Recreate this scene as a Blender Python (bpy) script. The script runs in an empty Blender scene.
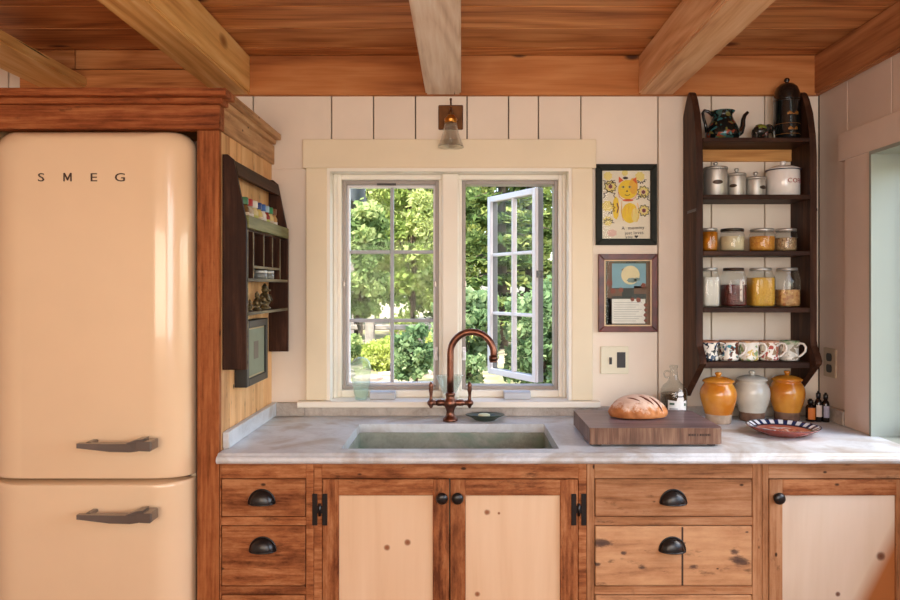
import bpy, bmesh, math, random
from mathutils import Vector, Matrix
random.seed(7)
SC = bpy.context.scene
COL = SC.collection
PI = math.pi

# ------------------------------------------------------------------ camera
F = 699.0; CX = 461.0; CY = 287.0; EYE = 1.46
cam_d = bpy.data.cameras.new('camera'); cam = bpy.data.objects.new('camera', cam_d); COL.objects.link(cam)
cam.location = (0, 0, EYE); cam.rotation_euler = (PI/2, 0, 0)
cam_d.sensor_width = 36; cam_d.lens = F/900*36
cam_d.shift_x = (450-CX)/900; cam_d.shift_y = -(300-CY)/900
cam_d.clip_start = .02; cam_d.clip_end = 300
SC.camera = cam

# ------------------------------------------------------------------ sky, sun, added fill lights, exposure
world = bpy.data.worlds.new('world'); SC.world = world; world.use_nodes = True
wn = world.node_tree; bg = wn.nodes['Background']
sky = wn.nodes.new('ShaderNodeTexSky'); sky.sky_type = 'NISHITA'; sky.sun_disc = False
sky.sun_elevation = math.radians(50); sky.sun_rotation = math.radians(100); sky.air_density = 1.0; sky.dust_density = 2.0
wn.links.new(sky.outputs[0], bg.inputs[0]); bg.inputs[1].default_value = .95
sd = bpy.data.lights.new('sun', 'SUN'); so = bpy.data.objects.new('sun', sd); COL.objects.link(so)
sd.energy = 14.0; sd.angle = math.radians(.6); sd.color = (1, .93, .80)
so.rotation_euler = Vector((.48, .50, -.72)).to_track_quat('-Z', 'Y').to_euler()
def area(name, loc, aim, sx, sy, w, col):
    d = bpy.data.lights.new(name, 'AREA'); d.shape = 'RECTANGLE'; d.size = sx; d.size_y = sy; d.energy = w; d.color = col
    o = bpy.data.objects.new(name, d); COL.objects.link(o); o.location = loc
    o.rotation_euler = (Vector(aim)-Vector(loc)).to_track_quat('-Z', 'Y').to_euler()
    return o
area('fill_light_warm', (-.7, -1.6, 1.5), (-.5, 2.6, 1.62), 1.8, .9, 48, (1, .82, .65))  # added warm fill from behind the camera, no real lamp there
area('fill_light_cool', (.95, -1.2, 1.7), (.6, 2.4, 1.1), 1.2, 1.4, 40, (.95, .97, 1))  # added cool fill from behind the camera, no window there
vs = SC.view_settings
vs.view_transform = 'Standard'; vs.look = 'None'; vs.gamma = 1; vs.use_curve_mapping = False
vs.exposure = -0.06

# ------------------------------------------------------------------ helpers
def X(px, Y): return (px-CX)/F*Y
def Z(py, Y): return EYE-(py-CY)/F*Y
def srgb(r, g, b):
    f = lambda c: (c/255/12.92) if c/255 <= .04045 else ((c/255+.055)/1.055)**2.4
    return (f(r), f(g), f(b), 1)

def rr_poly(x0, x1, z0, z1, r, n=6):
    """rounded rectangle outline; r = one radius or four (bl, br, tr, tl)"""
    rs = r if isinstance(r, (list, tuple)) else (r,)*4
    out = []
    for (cx, cz, sx, sz, a0), q in zip(((x0, z0, 1, 1, PI), (x1, z0, -1, 1, 1.5*PI), (x1, z1, -1, -1, 0), (x0, z1, 1, -1, .5*PI)), rs):
        for k in range(n+1):
            a = a0+.5*PI*k/n
            out.append((cx+sx*q+q*math.cos(a), cz+sz*q+q*math.sin(a)))
    return out

class MB:
    def __init__(s): s.V = []; s.Fc = []; s.T = []; s.S = []; s.M = []
    def raw(s, verts, faces, tone=None, smooth=False, mi=0):
        b = len(s.V); s.V += [tuple(v) for v in verts]
        t = random.random() if tone is None else tone
        for f in faces:
            s.Fc.append([b+i for i in f]); s.T.append(t); s.S.append(smooth); s.M.append(mi)
        return s
    def bm(s, bm, tone=None, smooth=False, mi=0):
        bmesh.ops.recalc_face_normals(bm, faces=bm.faces)
        bm.verts.index_update()
        s.raw([v.co[:] for v in bm.verts], [[v.index for v in f.verts] for f in bm.faces], tone, smooth, mi); bm.free(); return s
    def box(s, x0, x1, y0, y1, z0, z1, bev=.0, tone=None, mi=0, seg=1):
        b = bmesh.new(); bmesh.ops.create_cube(b, size=1)
        for v in b.verts: v.co = (x0+(v.co.x+.5)*(x1-x0), y0+(v.co.y+.5)*(y1-y0), z0+(v.co.z+.5)*(z1-z0))
        if bev: bmesh.ops.bevel(b, geom=list(b.edges), offset=bev, segments=seg, affect='EDGES', profile=.5)
        return s.bm(b, tone, False, mi)
    def prism(s, poly, axis, a0, a1, bev=0, tone=None, mi=0, smooth=False, seg=2):
        """poly in the plane across axis; X:(y,z) Y:(x,z) Z:(x,y)"""
        mk = {'X': lambda p, a: (a, p[0], p[1]), 'Y': lambda p, a: (p[0], a, p[1]), 'Z': lambda p, a: (p[0], p[1], a)}[axis]
        b = bmesh.new(); n = len(poly)
        A = [b.verts.new(mk(p, a0)) for p in poly]; B = [b.verts.new(mk(p, a1)) for p in poly]
        fa = b.faces.new(A); fb = b.faces.new(B[::-1])
        for i in range(n): b.faces.new((A[i], A[(i+1) % n], B[(i+1) % n], B[i]))
        if bev: bmesh.ops.bevel(b, geom=list(fa.edges)+list(fb.edges), offset=bev, segments=seg, affect='EDGES', profile=.5)
        return s.bm(b, tone, smooth, mi)
    def lathe(s, prof, c=(0, 0, 0), n=32, tone=None, mi=0, smooth=True, axis='Z', sx=1, sy=1, pw=None):
        """prof [(r, h)] turned about axis through c; pw: superellipse power for squarish jars; mi may be a list per band"""
        t = random.random() if tone is None else tone
        V = []; m = len(prof)
        for r, h in prof:
            for k in range(n):
                a = 2*PI*(k+.5)/n; ca, sa = math.cos(a), math.sin(a)
                q = 1 if pw is None else (abs(ca)**pw+abs(sa)**pw)**(-1/pw)
                u, v = r*q*ca*sx, r*q*sa*sy
                p = {'Z': (u, v, h), 'Y': (u, h, v), 'X': (h, u, v)}[axis]
                V.append((c[0]+p[0], c[1]+p[1], c[2]+p[2]))
        b0 = len(s.V); s.V += V
        fl = axis == 'Y'
        for i in range(m-1):
            mm = mi[i] if isinstance(mi, list) else mi
            for k in range(n):
                k2 = (k+1) % n
                f = [b0+i*n+k, b0+i*n+k2, b0+(i+1)*n+k2, b0+(i+1)*n+k]
                s.Fc.append(f[::-1] if fl else f); s.T.append(t); s.S.append(smooth); s.M.append(mm)
        for i, rev in ((0, True), (m-1, False)):
            if prof[i][0] > 1e-5:
                mm = mi[0 if i == 0 else -1] if isinstance(mi, list) else mi
                f = [b0+i*n+k for k in range(n)]
                if rev != fl: f = f[::-1]
                s.Fc.append(f); s.T.append(t); s.S.append(False); s.M.append(mm)
        return s
    def tube(s, pts, rad, n=12, tone=None, mi=0, flat=1.0):
        t = random.random() if tone is None else tone
        P = [Vector(p) for p in pts]; m = len(P)
        R = rad if isinstance(rad, (list, tuple)) else [rad]*m
        tan = [(P[min(i+1, m-1)]-P[max(i-1, 0)]).normalized() for i in range(m)]
        up = Vector((0, 0, 1)) if abs(tan[0].z) < .9 else Vector((1, 0, 0))
        u = tan[0].cross(up).normalized(); b0 = len(s.V)
        for i in range(m):
            u = (u-tan[i]*u.dot(tan[i])).normalized(); w = tan[i].cross(u)
            for k in range(n):
                a = 2*PI*k/n
                s.V.append(tuple(P[i]+R[i]*(math.cos(a)*u+flat*math.sin(a)*w)))
        for i in range(m-1):
            for k in range(n):
                k2 = (k+1) % n
                s.Fc.append([b0+i*n+k, b0+i*n+k2, b0+(i+1)*n+k2, b0+(i+1)*n+k]); s.T.append(t); s.S.append(True); s.M.append(mi)
        for i, rev in ((0, True), (m-1, False)):
            f = [b0+i*n+k for k in range(n)]
            s.Fc.append(f[::-1] if rev else f); s.T.append(t); s.S.append(False); s.M.append(mi)
        return s
    def ell(s, c, r, tone=None, mi=0, nu=20, nv=12, rot=None):
        b = bmesh.new(); bmesh.ops.create_uvsphere(b, u_segments=nu, v_segments=nv, radius=1)
        M = Matrix.Translation(c) @ (rot or Matrix()) @ Matrix.Diagonal((r[0], r[1], r[2], 1))
        bmesh.ops.transform(b, matrix=M, verts=b.verts)
        return s.bm(b, tone, True, mi)
    def loft(s, rings, tone=None, mi=0, smooth=True, cap0=True, cap1=True):
        n = len(rings[0]); V = [p for r in rings for p in r]; Fs = []
        for i in range(len(rings)-1):
            for k in range(n):
                k2 = (k+1) % n
                Fs.append([i*n+k, i*n+k2, (i+1)*n+k2, (i+1)*n+k])
        t = random.random() if tone is None else tone
        if cap0: Fs.append(list(range(n))[::-1])
        if cap1: Fs.append([(len(rings)-1)*n+k for k in range(n)])
        b = bmesh.new(); vs_ = [b.verts.new(v) for v in V]
        for f in Fs: b.faces.new([vs_[i] for i in f])
        return s.bm(b, t, smooth, mi)
    def text(s, body, size, M, extr=.0006, mi=0, sx=1.0, bold=0.0, space=1.0, warp=None, align='CENTER'):
        c = bpy.data.curves.new('tmp', 'FONT'); c.body = body; c.size = size; c.extrude = extr; c.align_x = align; c.offset = bold; c.space_character = space
        c.resolution_u = 3
        o = bpy.data.objects.new('tmp', c); COL.objects.link(o); bpy.context.view_layer.update()
        me = o.evaluated_get(bpy.context.evaluated_depsgraph_get()).to_mesh()
        V = []
        for v in me.vertices:
            p = Vector((v.co.x*sx, v.co.y, v.co.z)); V.append(tuple(warp(p) if warp else M @ p))
        s.raw(V, [list(p.vertices) for p in me.polygons], .5, False, mi)
        o.to_mesh_clear(); bpy.data.objects.remove(o); bpy.data.curves.remove(c)
        return s
    def build(s, name, mats, parent=None, loc=None, fuse=0):
        me = bpy.data.meshes.new(name)
        org = Vector(loc) if loc else Vector((0, 0, 0))
        p = parent
        while p is not None: org = org+p.location; p = p.parent
        me.from_pydata([(v[0]-org.x, v[1]-org.y, v[2]-org.z) for v in s.V], [], s.Fc)
        mats = mats if isinstance(mats, (list, tuple)) else [mats]
        for m in mats: me.materials.append(m)
        me.polygons.foreach_set('material_index', s.M); me.polygons.foreach_set('use_smooth', s.S)
        at = me.attributes.new('tone', 'FLOAT', 'FACE'); at.data.foreach_set('value', s.T)
        me.update()
        o = bpy.data.objects.new(name, me); COL.objects.link(o)
        if parent: o.parent = parent
        if loc: o.location = loc
        if fuse:
            m = o.modifiers.new('fuse', 'REMESH'); m.mode = 'VOXEL'; m.voxel_size = fuse; m.use_smooth_shade = True
            q = o.modifiers.new('soft', 'SMOOTH'); q.iterations = 4; q.factor = .5
        return o

def empty(name, loc=(0, 0, 0)):
    o = bpy.data.objects.new(name, None); COL.objects.link(o); o.location = loc; o.empty_display_size = .05
    return o
def tag(o, label=None, cat=None, group=None, kind=None):
    if label: o['label'] = label
    if cat: o['category'] = cat
    if group: o['group'] = group
    if kind: o['kind'] = kind
    return o
def thing(name, label, cat, loc=(0, 0, 0), group=None): return tag(empty(name, loc), label, cat, group)
def struct(mb, name, mats): return tag(mb.build(name, mats), kind='structure')

# ------------------------------------------------------------------ materials
def nmat(name):
    m = bpy.data.materials.new(name); m.use_nodes = True; nt = m.node_tree
    return m, nt, nt.nodes['Principled BSDF']
def N(nt, t, **kw):
    n = nt.nodes.new(t)
    for k, v in kw.items():
        if k in n.inputs: n.inputs[k].default_value = v
        else: setattr(n, k, v)
    return n
def ramp(nt, stops, fac=None, interp='LINEAR'):
    r = nt.nodes.new('ShaderNodeValToRGB'); r.color_ramp.interpolation = interp
    e = r.color_ramp.elements
    while len(e) < len(stops): e.new(.5)
    for q, (p, c) in zip(e, stops): q.position = p; q.color = c if len(c) == 4 else (*c, 1)
    if fac is not None: nt.links.new(fac, r.inputs[0])
    return r
def mixc(nt, fac, a, b, mode='MIX'):
    m = nt.nodes.new('ShaderNodeMix'); m.data_type = 'RGBA'; m.blend_type = mode
    for sock, v in ((m.inputs[0], fac), (m.inputs[6], a), (m.inputs[7], b)):
        if hasattr(v, 'is_linked'): nt.links.new(v, sock)
        else: sock.default_value = v
    return m.outputs[2]
def math_(nt, op, a, b=None, c=None):
    m = nt.nodes.new('ShaderNodeMath'); m.operation = op
    for i, v in enumerate((a, b, c)):
        if v is None: continue
        if hasattr(v, 'is_linked'): nt.links.new(v, m.inputs[i])
        else: m.inputs[i].default_value = v
    return m.outputs[0]
def coords(nt, amount=(13.7, 7.3, 5.1)):
    tc = nt.nodes.new('ShaderNodeTexCoord'); at = nt.nodes.new('ShaderNodeAttribute'); at.attribute_name = 'tone'
    sc = N(nt, 'ShaderNodeVectorMath', operation='SCALE'); sc.inputs[0].default_value = amount
    nt.links.new(at.outputs['Fac'], sc.inputs['Scale'])
    ad = N(nt, 'ShaderNodeVectorMath', operation='ADD'); nt.links.new(tc.outputs['Object'], ad.inputs[0]); nt.links.new(sc.outputs[0], ad.inputs[1])
    return ad.outputs[0], at.outputs['Fac'], tc.outputs['Object']
def mapping(nt, vec, scale):
    m = nt.nodes.new('ShaderNodeMapping'); nt.links.new(vec, m.inputs['Vector']); m.inputs['Scale'].default_value = scale
    return m.outputs[0]
def axsc(axis, along, across): return tuple(along if a == axis else across for a in 'XYZ')

def wood(name, dark, mid, light, axis, scale=1.0, rough=.6, knots=.0, knotcol=(60, 32, 18), specks=0.0, saw=0.0, bump=.12, var=.3, patch=None, spec=.3, ringamt=.32, cracks=0.0, fibre=.45, blotch=0.0, spots=(), stretch=1.0):
    m, nt, bs = nmat(name); L = nt.links.new
    v, tone, ov = coords(nt)
    n1 = N(nt, 'ShaderNodeTexNoise', Scale=1.0, Detail=5.0, Roughness=.6, Distortion=.9); L(mapping(nt, v, axsc(axis, .9*scale, 9*scale)), n1.inputs['Vector'])
    n0 = N(nt, 'ShaderNodeTexNoise', Scale=1.0, Detail=2.0, Roughness=.5, Distortion=.3); L(mapping(nt, v, axsc(axis, .7*scale, 4*scale)), n0.inputs['Vector'])
    n2 = N(nt, 'ShaderNodeTexNoise', Scale=1.0, Detail=3.0, Roughness=.6); L(mapping(nt, v, axsc(axis, 5*scale, 105*scale)), n2.inputs['Vector'])
    ring = math_(nt, 'MULTIPLY', math_(nt, 'PINGPONG', math_(nt, 'MULTIPLY', n0.outputs[0], 9.0), .5), 2.0)
    f = math_(nt, 'ADD', math_(nt, 'MULTIPLY', n1.outputs[0], .9-ringamt), math_(nt, 'MULTIPLY', ring, ringamt))
    f = math_(nt, 'ADD', f, math_(nt, 'MULTIPLY', math_(nt, 'SUBTRACT', n2.outputs[0], .5), fibre))
    f = math_(nt, 'ADD', f, .07)
    if blotch:
        nb_ = N(nt, 'ShaderNodeTexNoise', Scale=1.0, Detail=5.0, Roughness=.75); L(mapping(nt, v, axsc(axis, 11, 34)), nb_.inputs['Vector'])
        f = math_(nt, 'ADD', f, math_(nt, 'MULTIPLY', math_(nt, 'SUBTRACT', nb_.outputs[0], .5), blotch))
    c = ramp(nt, [(.25, srgb(*dark)), (.5, srgb(*mid)), (.75, srgb(*light))], f).outputs[0]
    if knots:
        vo = N(nt, 'ShaderNodeTexVoronoi', Scale=1.0); L(mapping(nt, v, axsc(axis, 2.6, 5.0)), vo.inputs['Vector'])
        k = ramp(nt, [(.0, (1, 1, 1)), (knots*.55, (.9, .9, .9)), (knots, (0, 0, 0))], vo.outputs['Distance']).outputs[0]
        c = mixc(nt, k, c, srgb(*knotcol))
    if patch:      # soft-edged diagonal patch of a second colour
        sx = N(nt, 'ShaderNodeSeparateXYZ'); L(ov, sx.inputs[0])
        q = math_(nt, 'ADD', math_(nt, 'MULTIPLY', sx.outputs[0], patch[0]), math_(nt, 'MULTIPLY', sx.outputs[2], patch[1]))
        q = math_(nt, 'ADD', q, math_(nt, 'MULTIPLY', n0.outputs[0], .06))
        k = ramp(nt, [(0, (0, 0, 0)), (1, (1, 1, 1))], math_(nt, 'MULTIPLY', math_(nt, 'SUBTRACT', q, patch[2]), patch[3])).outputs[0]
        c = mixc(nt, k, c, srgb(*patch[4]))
    if specks:
        vo = N(nt, 'ShaderNodeTexVoronoi', Scale=1.0); L(mapping(nt, v, axsc(axis, 9.0, 16.0)), vo.inputs['Vector'])
        k = ramp(nt, [(.0, (1, 1, 1)), (specks*.6, (.85, .85, .85)), (specks, (0, 0, 0))], vo.outputs['Distance']).outputs[0]
        c = mixc(nt, k, c, srgb(38, 24, 18))
        n3 = N(nt, 'ShaderNodeTexNoise', Scale=1.0, Detail=6.0, Roughness=.7); L(mapping(nt, v, axsc(axis, 9, 26)), n3.inputs['Vector'])
        k = ramp(nt, [(.60, (0, 0, 0)), (.72, (.7, .7, .7))], n3.outputs[0]).outputs[0]
        c = mixc(nt, k, c, srgb(*[int(x*.5) for x in dark]))
    if cracks:
        n4 = N(nt, 'ShaderNodeTexNoise', Scale=1.0, Detail=3.0, Distortion=.5); L(mapping(nt, v, axsc(axis, 1.3, 34)), n4.inputs['Vector'])
        k = ramp(nt, [(cracks-.03, (0, 0, 0)), (cracks, (1, 1, 1))], n4.outputs[0]).outputs[0]
        c = mixc(nt, k, c, srgb(*[int(x*.45) for x in dark]))
    for sx0_, sz0_, sr_ in spots:     # knots of this very board
        vs_ = N(nt, 'ShaderNodeVectorMath', operation='SUBTRACT'); L(ov, vs_.inputs[0]); vs_.inputs[1].default_value = (sx0_, 0, sz0_)
        vm_ = N(nt, 'ShaderNodeVectorMath', operation='MULTIPLY'); L(vs_.outputs[0], vm_.inputs[0]); vm_.inputs[1].default_value = (1/stretch, 0, stretch)
        vl_ = N(nt, 'ShaderNodeVectorMath', operation='LENGTH'); L(vm_.outputs[0], vl_.inputs[0])
        q_ = math_(nt, 'ADD', math_(nt, 'DIVIDE', vl_.outputs['Value'], sr_), math_(nt, 'MULTIPLY', math_(nt, 'SUBTRACT', (nb_ if blotch else n2).outputs[0], .5), 3.0 if blotch else .5))
        c = mixc(nt, ramp(nt, [(0, (1, 1, 1)), (.55, (.85, .85, .85)), (1, (0, 0, 0))], q_).outputs[0], c, srgb(*knotcol))
    hv = N(nt, 'ShaderNodeHueSaturation'); L(c, hv.inputs['Color'])
    L(math_(nt, 'ADD', math_(nt, 'MULTIPLY', tone, var), 1-var*.5), hv.inputs['Value'])
    L(hv.outputs[0], bs.inputs['Base Color'])
    bs.inputs['Roughness'].default_value = rough; bs.inputs['Specular IOR Level'].default_value = spec
    h = math_(nt, 'ADD', math_(nt, 'MULTIPLY', n2.outputs[0], .6), math_(nt, 'MULTIPLY', n1.outputs[0], .6))
    if saw:
        wv = N(nt, 'ShaderNodeTexNoise', Scale=1.0, Detail=2.0); L(mapping(nt, v, axsc(axis, 190, 5)), wv.inputs['Vector'])
        h = math_(nt, 'ADD', h, math_(nt, 'MULTIPLY', wv.outputs[0], saw))
        hv.inputs['Saturation'].default_value = 1.0
    b = N(nt, 'ShaderNodeBump', Strength=bump, Distance=.004); L(h, b.inputs['Height']); L(b.outputs[0], bs.inputs['Normal'])
    return m

def paint(name, rgb, rough=.45, metal=0, spec=.5, var=.06, vscale=6, bump=0.0, bscale=60, coat=0.0, tonevar=0.0, rgb2=None, lin=None):
    m, nt, bs = nmat(name); L = nt.links.new
    v, tone, ov = coords(nt, (3, 5, 7))
    n = N(nt, 'ShaderNodeTexNoise', Scale=float(vscale), Detail=4.0); L(v, n.inputs['Vector'])
    a = srgb(*rgb); b2 = srgb(*rgb2) if rgb2 else tuple(x*(1-var*2.2) for x in a[:3])+(1,)
    c = ramp(nt, [(.35, b2), (.62, a)], n.outputs[0]).outputs[0]
    if tonevar:
        hv = N(nt, 'ShaderNodeHueSaturation'); L(c, hv.inputs['Color']); L(math_(nt, 'ADD', math_(nt, 'MULTIPLY', tone, tonevar), 1-tonevar*.5), hv.inputs['Value']); c = hv.outputs[0]
    L(c, bs.inputs['Base Color'])
    bs.inputs['Roughness'].default_value = rough; bs.inputs['Metallic'].default_value = metal; bs.inputs['Specular IOR Level'].default_value = spec
    bs.inputs['Coat Weight'].default_value = coat; bs.inputs['Coat Roughness'].default_value = .06
    if bump:
        n2 = N(nt, 'ShaderNodeTexNoise', Scale=float(bscale), Detail=4.0); L(v, n2.inputs['Vector'])
        b = N(nt, 'ShaderNodeBump', Strength=bump, Distance=.003); L(n2.outputs[0], b.inputs['Height']); L(b.outputs[0], bs.inputs['Normal'])
    return m

def glass(name, tint=(1, 1, 1), refl=1.0, rough=0.0, body=0.0, bodycol=(200, 220, 210)):
    """thin clear glass: see-through with a mirror share that grows at glancing angles"""
    m = bpy.data.materials.new(name); m.use_nodes = True; nt = m.node_tree; nt.nodes.clear(); L = nt.links.new
    out = nt.nodes.new('ShaderNodeOutputMaterial'); tr = nt.nodes.new('ShaderNodeBsdfTransparent'); gl = nt.nodes.new('ShaderNodeBsdfGlossy')
    tr.inputs[0].default_value = (*tint, 1); gl.inputs['Roughness'].default_value = rough
    fr = N(nt, 'ShaderNodeLayerWeight', Blend=.5); mx = nt.nodes.new('ShaderNodeMixShader')
    L(math_(nt, 'MULTIPLY', math_(nt, 'ADD', math_(nt, 'MULTIPLY', math_(nt, 'POWER', fr.outputs['Facing'], 4.0), .9), .04), refl), mx.inputs[0]); L(tr.outputs[0], mx.inputs[1]); L(gl.outputs[0], mx.inputs[2])
    res = mx.outputs[0]
    if body:
        df = nt.nodes.new('ShaderNodeBsdfDiffuse'); df.inputs[0].default_value = srgb(*bodycol)
        m2 = nt.nodes.new('ShaderNodeMixShader'); m2.inputs[0].default_value = body; L(res, m2.inputs[1]); L(df.outputs[0], m2.inputs[2]); res = m2.outputs[0]
    L(res, out.inputs[0]); return m

def grains(name, a, b, scale=200, rough=.6, c3=None):
    m, nt, bs = nmat(name); L = nt.links.new
    tc = nt.nodes.new('ShaderNodeTexCoord'); vo = N(nt, 'ShaderNodeTexVoronoi', Scale=float(scale)); L(tc.outputs['Object'], vo.inputs['Vector'])
    sp = N(nt, 'ShaderNodeSeparateColor'); L(vo.outputs['Color'], sp.inputs[0])
    st = [(0.1, srgb(*a)), (.9, srgb(*b))] if not c3 else [(.05, srgb(*a)), (.5, srgb(*b)), (.95, srgb(*c3))]
    L(ramp(nt, st, sp.outputs[0]).outputs[0], bs.inputs['Base Color']); bs.inputs['Roughness'].default_value = rough
    bp = N(nt, 'ShaderNodeBump', Strength=.5, Distance=.004); L(vo.outputs['Distance'], bp.inputs['Height']); L(bp.outputs[0], bs.inputs['Normal'])
    return m

def stone(name, a, b, c, scale=5.0, rough=.45, spots=None):
    m, nt, bs = nmat(name); L = nt.links.new
    tc = nt.nodes.new('ShaderNodeTexCoord')
    n = N(nt, 'ShaderNodeTexNoise', Scale=scale, Detail=8.0, Roughness=.65, Distortion=1.0); L(tc.outputs['Object'], n.inputs['Vector'])
    n2 = N(nt, 'ShaderNodeTexNoise', Scale=scale*14, Detail=4.0, Roughness=.7); L(tc.outputs['Object'], n2.inputs['Vector'])
    f = math_(nt, 'ADD', math_(nt, 'MULTIPLY', n.outputs[0], .75), math_(nt, 'MULTIPLY', n2.outputs[0], .25))
    col = ramp(nt, [(.34, srgb(*a)), (.5, srgb(*b)), (.64, srgb(*c))], f).outputs[0]
    if spots:
        n3 = N(nt, 'ShaderNodeTexNoise', Scale=spots[0], Detail=5.0, Distortion=1.5); L(tc.outputs['Object'], n3.inputs['Vector'])
        col = mixc(nt, ramp(nt, [(.52, (0, 0, 0)), (.66, (.75, .75, .75))], n3.outputs[0]).outputs[0], col, srgb(*spots[1]))
    L(col, bs.inputs['Base Color']); bs.inputs['Roughness'].default_value = rough
    bp = N(nt, 'ShaderNodeBump', Strength=.08, Distance=.002); L(n2.outputs[0], bp.inputs['Height']); L(bp.outputs[0], bs.inputs['Normal'])
    return m

def spotted(name, base, cols, scale=40, rough=.25, thr=.42):
    """glazed white ware with blots of colour"""
    m, nt, bs = nmat(name); L = nt.links.new
    tc = nt.nodes.new('ShaderNodeTexCoord'); c = None
    cur = srgb(*base)
    for i, q in enumerate(cols):
        ad = N(nt, 'ShaderNodeVectorMath', operation='ADD'); L(tc.outputs['Object'], ad.inputs[0]); ad.inputs[1].default_value = (i*3.1+len(name)*.7+sum(map(ord, name))*.37, i*1.7+sum(map(ord, name))*.61, i*2.3)
        vo = N(nt, 'ShaderNodeTexNoise', Scale=float(scale), Detail=1.5, Distortion=.6); L(ad.outputs[0], vo.inputs['Vector'])
        k = ramp(nt, [(1-thr, (0, 0, 0)), (1-thr+.03, (1, 1, 1))], vo.outputs[0]).outputs[0]
        cur = mixc(nt, k, cur, srgb(*q))
    L(cur, bs.inputs['Base Color']); bs.inputs['Roughness'].default_value = rough
    return m

OAK = dict(dark=(96, 50, 26), mid=(154, 94, 55), light=(190, 132, 88))
W = {}
W['beam_yellow'] = wood('yellow_beam_timber', (196, 140, 76), (230, 182, 112), (246, 212, 150), 'Y', scale=.8, rough=.6, knots=.16, knotcol=(150, 96, 46), bump=.12, var=.1, ringamt=.22, cracks=.76, fibre=.5)
W['beam_grey'] = wood('greyed_beam_timber', (204, 174, 146), (232, 208, 184), (246, 230, 212), 'Y', scale=.8, rough=.65, knots=.12, knotcol=(150, 104, 70), bump=.12, var=.1, ringamt=.22, cracks=.80, fibre=.5)
W['beam_pink'] = wood('pinkish_beam_timber', (178, 122, 82), (216, 164, 120), (234, 192, 150), 'Y', scale=.8, rough=.65, knots=.14, knotcol=(130, 76, 44), bump=.12, var=.1, ringamt=.25, cracks=.74, fibre=.5)
W['beam_brown'] = wood('brown_beam_timber', (140, 84, 50), (184, 122, 78), (206, 146, 98), 'Y', scale=.8, rough=.6, knots=.15, knotcol=(92, 48, 26), bump=.12, var=.1, ringamt=.35, cracks=.76, fibre=.5)
for ax in 'XYZ':
    W['oak'+ax] = wood('reclaimed_oak_'+ax, axis=ax, rough=.66, specks=.10, saw=.5, bump=.3, var=.28, ringamt=.12, fibre=.6, blotch=.9, spec=.2, **OAK)
    W['beam'+ax] = wood('beam_timber_'+ax, (186, 136, 84), (218, 172, 118), (236, 200, 150), ax, scale=.8, rough=.65, knots=.14, knotcol=(140, 88, 44), bump=.12, var=.2, ringamt=.22, cracks=.76, fibre=.4)
    W['dark'+ax] = wood('dark_stained_wood_'+ax, (32, 18, 12), (56, 33, 22), (86, 56, 40), ax, rough=.55, bump=.2, var=.3, ringamt=.15, spec=.18, blotch=.4)
W['ceil'] = wood('ceiling_pine', (144, 82, 40), (194, 126, 72), (220, 158, 102), 'X', scale=.8, rough=.5, knots=.15, knotcol=(88, 40, 18), bump=.06, var=.24, ringamt=.28, fibre=.6)
W['board'] = wood('side_panel_board', (186, 132, 82), (222, 174, 120), (238, 200, 148), 'Z', scale=.8, rough=.65, specks=.09, bump=.15, var=.22, ringamt=.15, fibre=.4, blotch=.3)
W['pine'] = wood('door_panel_pine', (214, 176, 138), (230, 198, 162), (238, 210, 178), 'Z', scale=.5, rough=.5, knotcol=(140, 78, 40), bump=.03, var=.05, ringamt=.12, fibre=.2, spots=((-.198, .648, .011), (-.133, .664, .012), (.114, .758, .011), (.151, .755, .005), (.084, .503, .010), (-.24, .30, .012), (.16, .36, .013)))
W['drawer'] = wood('worn_pine_drawer', (132, 92, 62), (188, 140, 100), (206, 162, 120), 'X', scale=.8, rough=.6, specks=.05, saw=.15, bump=.15, var=.1, cracks=.74, fibre=.4, blotch=.75, ringamt=.15, knotcol=(84, 64, 56), stretch=1.35, spots=((-.225, .665, .022), (-.24, .60, .010), (-.10, .592, .014), (.06, .592, .012), (.20, .612, .024), (.185, .64, .014), (-.16, .635, .008), (.03, .665, .007), (.225, .70, .004)))
W['pine_patch'] = wood('patched_pine', (214, 180, 146), (230, 202, 170), (238, 214, 186), 'Z', scale=.5, rough=.5, knots=.085, knotcol=(120, 70, 40), bump=.03, var=.05, ringamt=.12, patch=(.80, -.60, .66, 22, (176, 112, 62)))
W['back'] = wood('rail_board', (170, 112, 58), (204, 150, 88), (220, 170, 108), 'X', rough=.6, bump=.1)
W['butcher'] = wood('cutting_board_walnut', (66, 44, 36), (112, 82, 66), (156, 124, 100), 'Z', scale=3.0, rough=.42, bump=.08, var=.4, ringamt=.1, fibre=.3)
W['butcher_top'] = wood('cutting_board_top', (84, 68, 70), (118, 100, 104), (140, 122, 124), 'X', scale=1.6, rough=.38, bump=.05, var=.3, ringamt=.1)
P = {}
P['plank'] = paint('wall_plank_paint', (238, 224, 206), rough=.5, var=.02, tonevar=.05)
P['gap'] = paint('plank_gap_dark', (70, 52, 42), rough=.9)  # dark brown colour of the backing and joints
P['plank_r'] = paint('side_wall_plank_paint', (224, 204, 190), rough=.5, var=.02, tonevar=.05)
P['casing'] = paint('window_casing_paint', (236, 222, 192), rough=.4, var=.02)
P['reveal'] = paint('reveal_lit_white', (242, 236, 222), rough=.4, var=.01)  # whiter than the casing, daylight on reveal and stool put into the colour
P['frame'] = paint('window_frame_taupe', (168, 158, 150), rough=.4)
P['sash'] = paint('sash_white', (236, 232, 234), rough=.35, var=.02)
P['muntin'] = paint('muntin_grey', (176, 176, 182), rough=.4)
P['pane'] = glass('window_pane', (.98, .99, .985), refl=.12)
P['fridge'] = paint('cream_enamel', (240, 212, 176), rough=.22, var=.01, coat=.6)
P['fridge_body'] = paint('cream_enamel_side', (226, 206, 174), rough=.3, var=.01)
P['gasket'] = paint('door_gasket', (70, 50, 40), rough=.7)
P['steel'] = paint('brushed_steel', (136, 130, 126), rough=.26, metal=.7)
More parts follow.
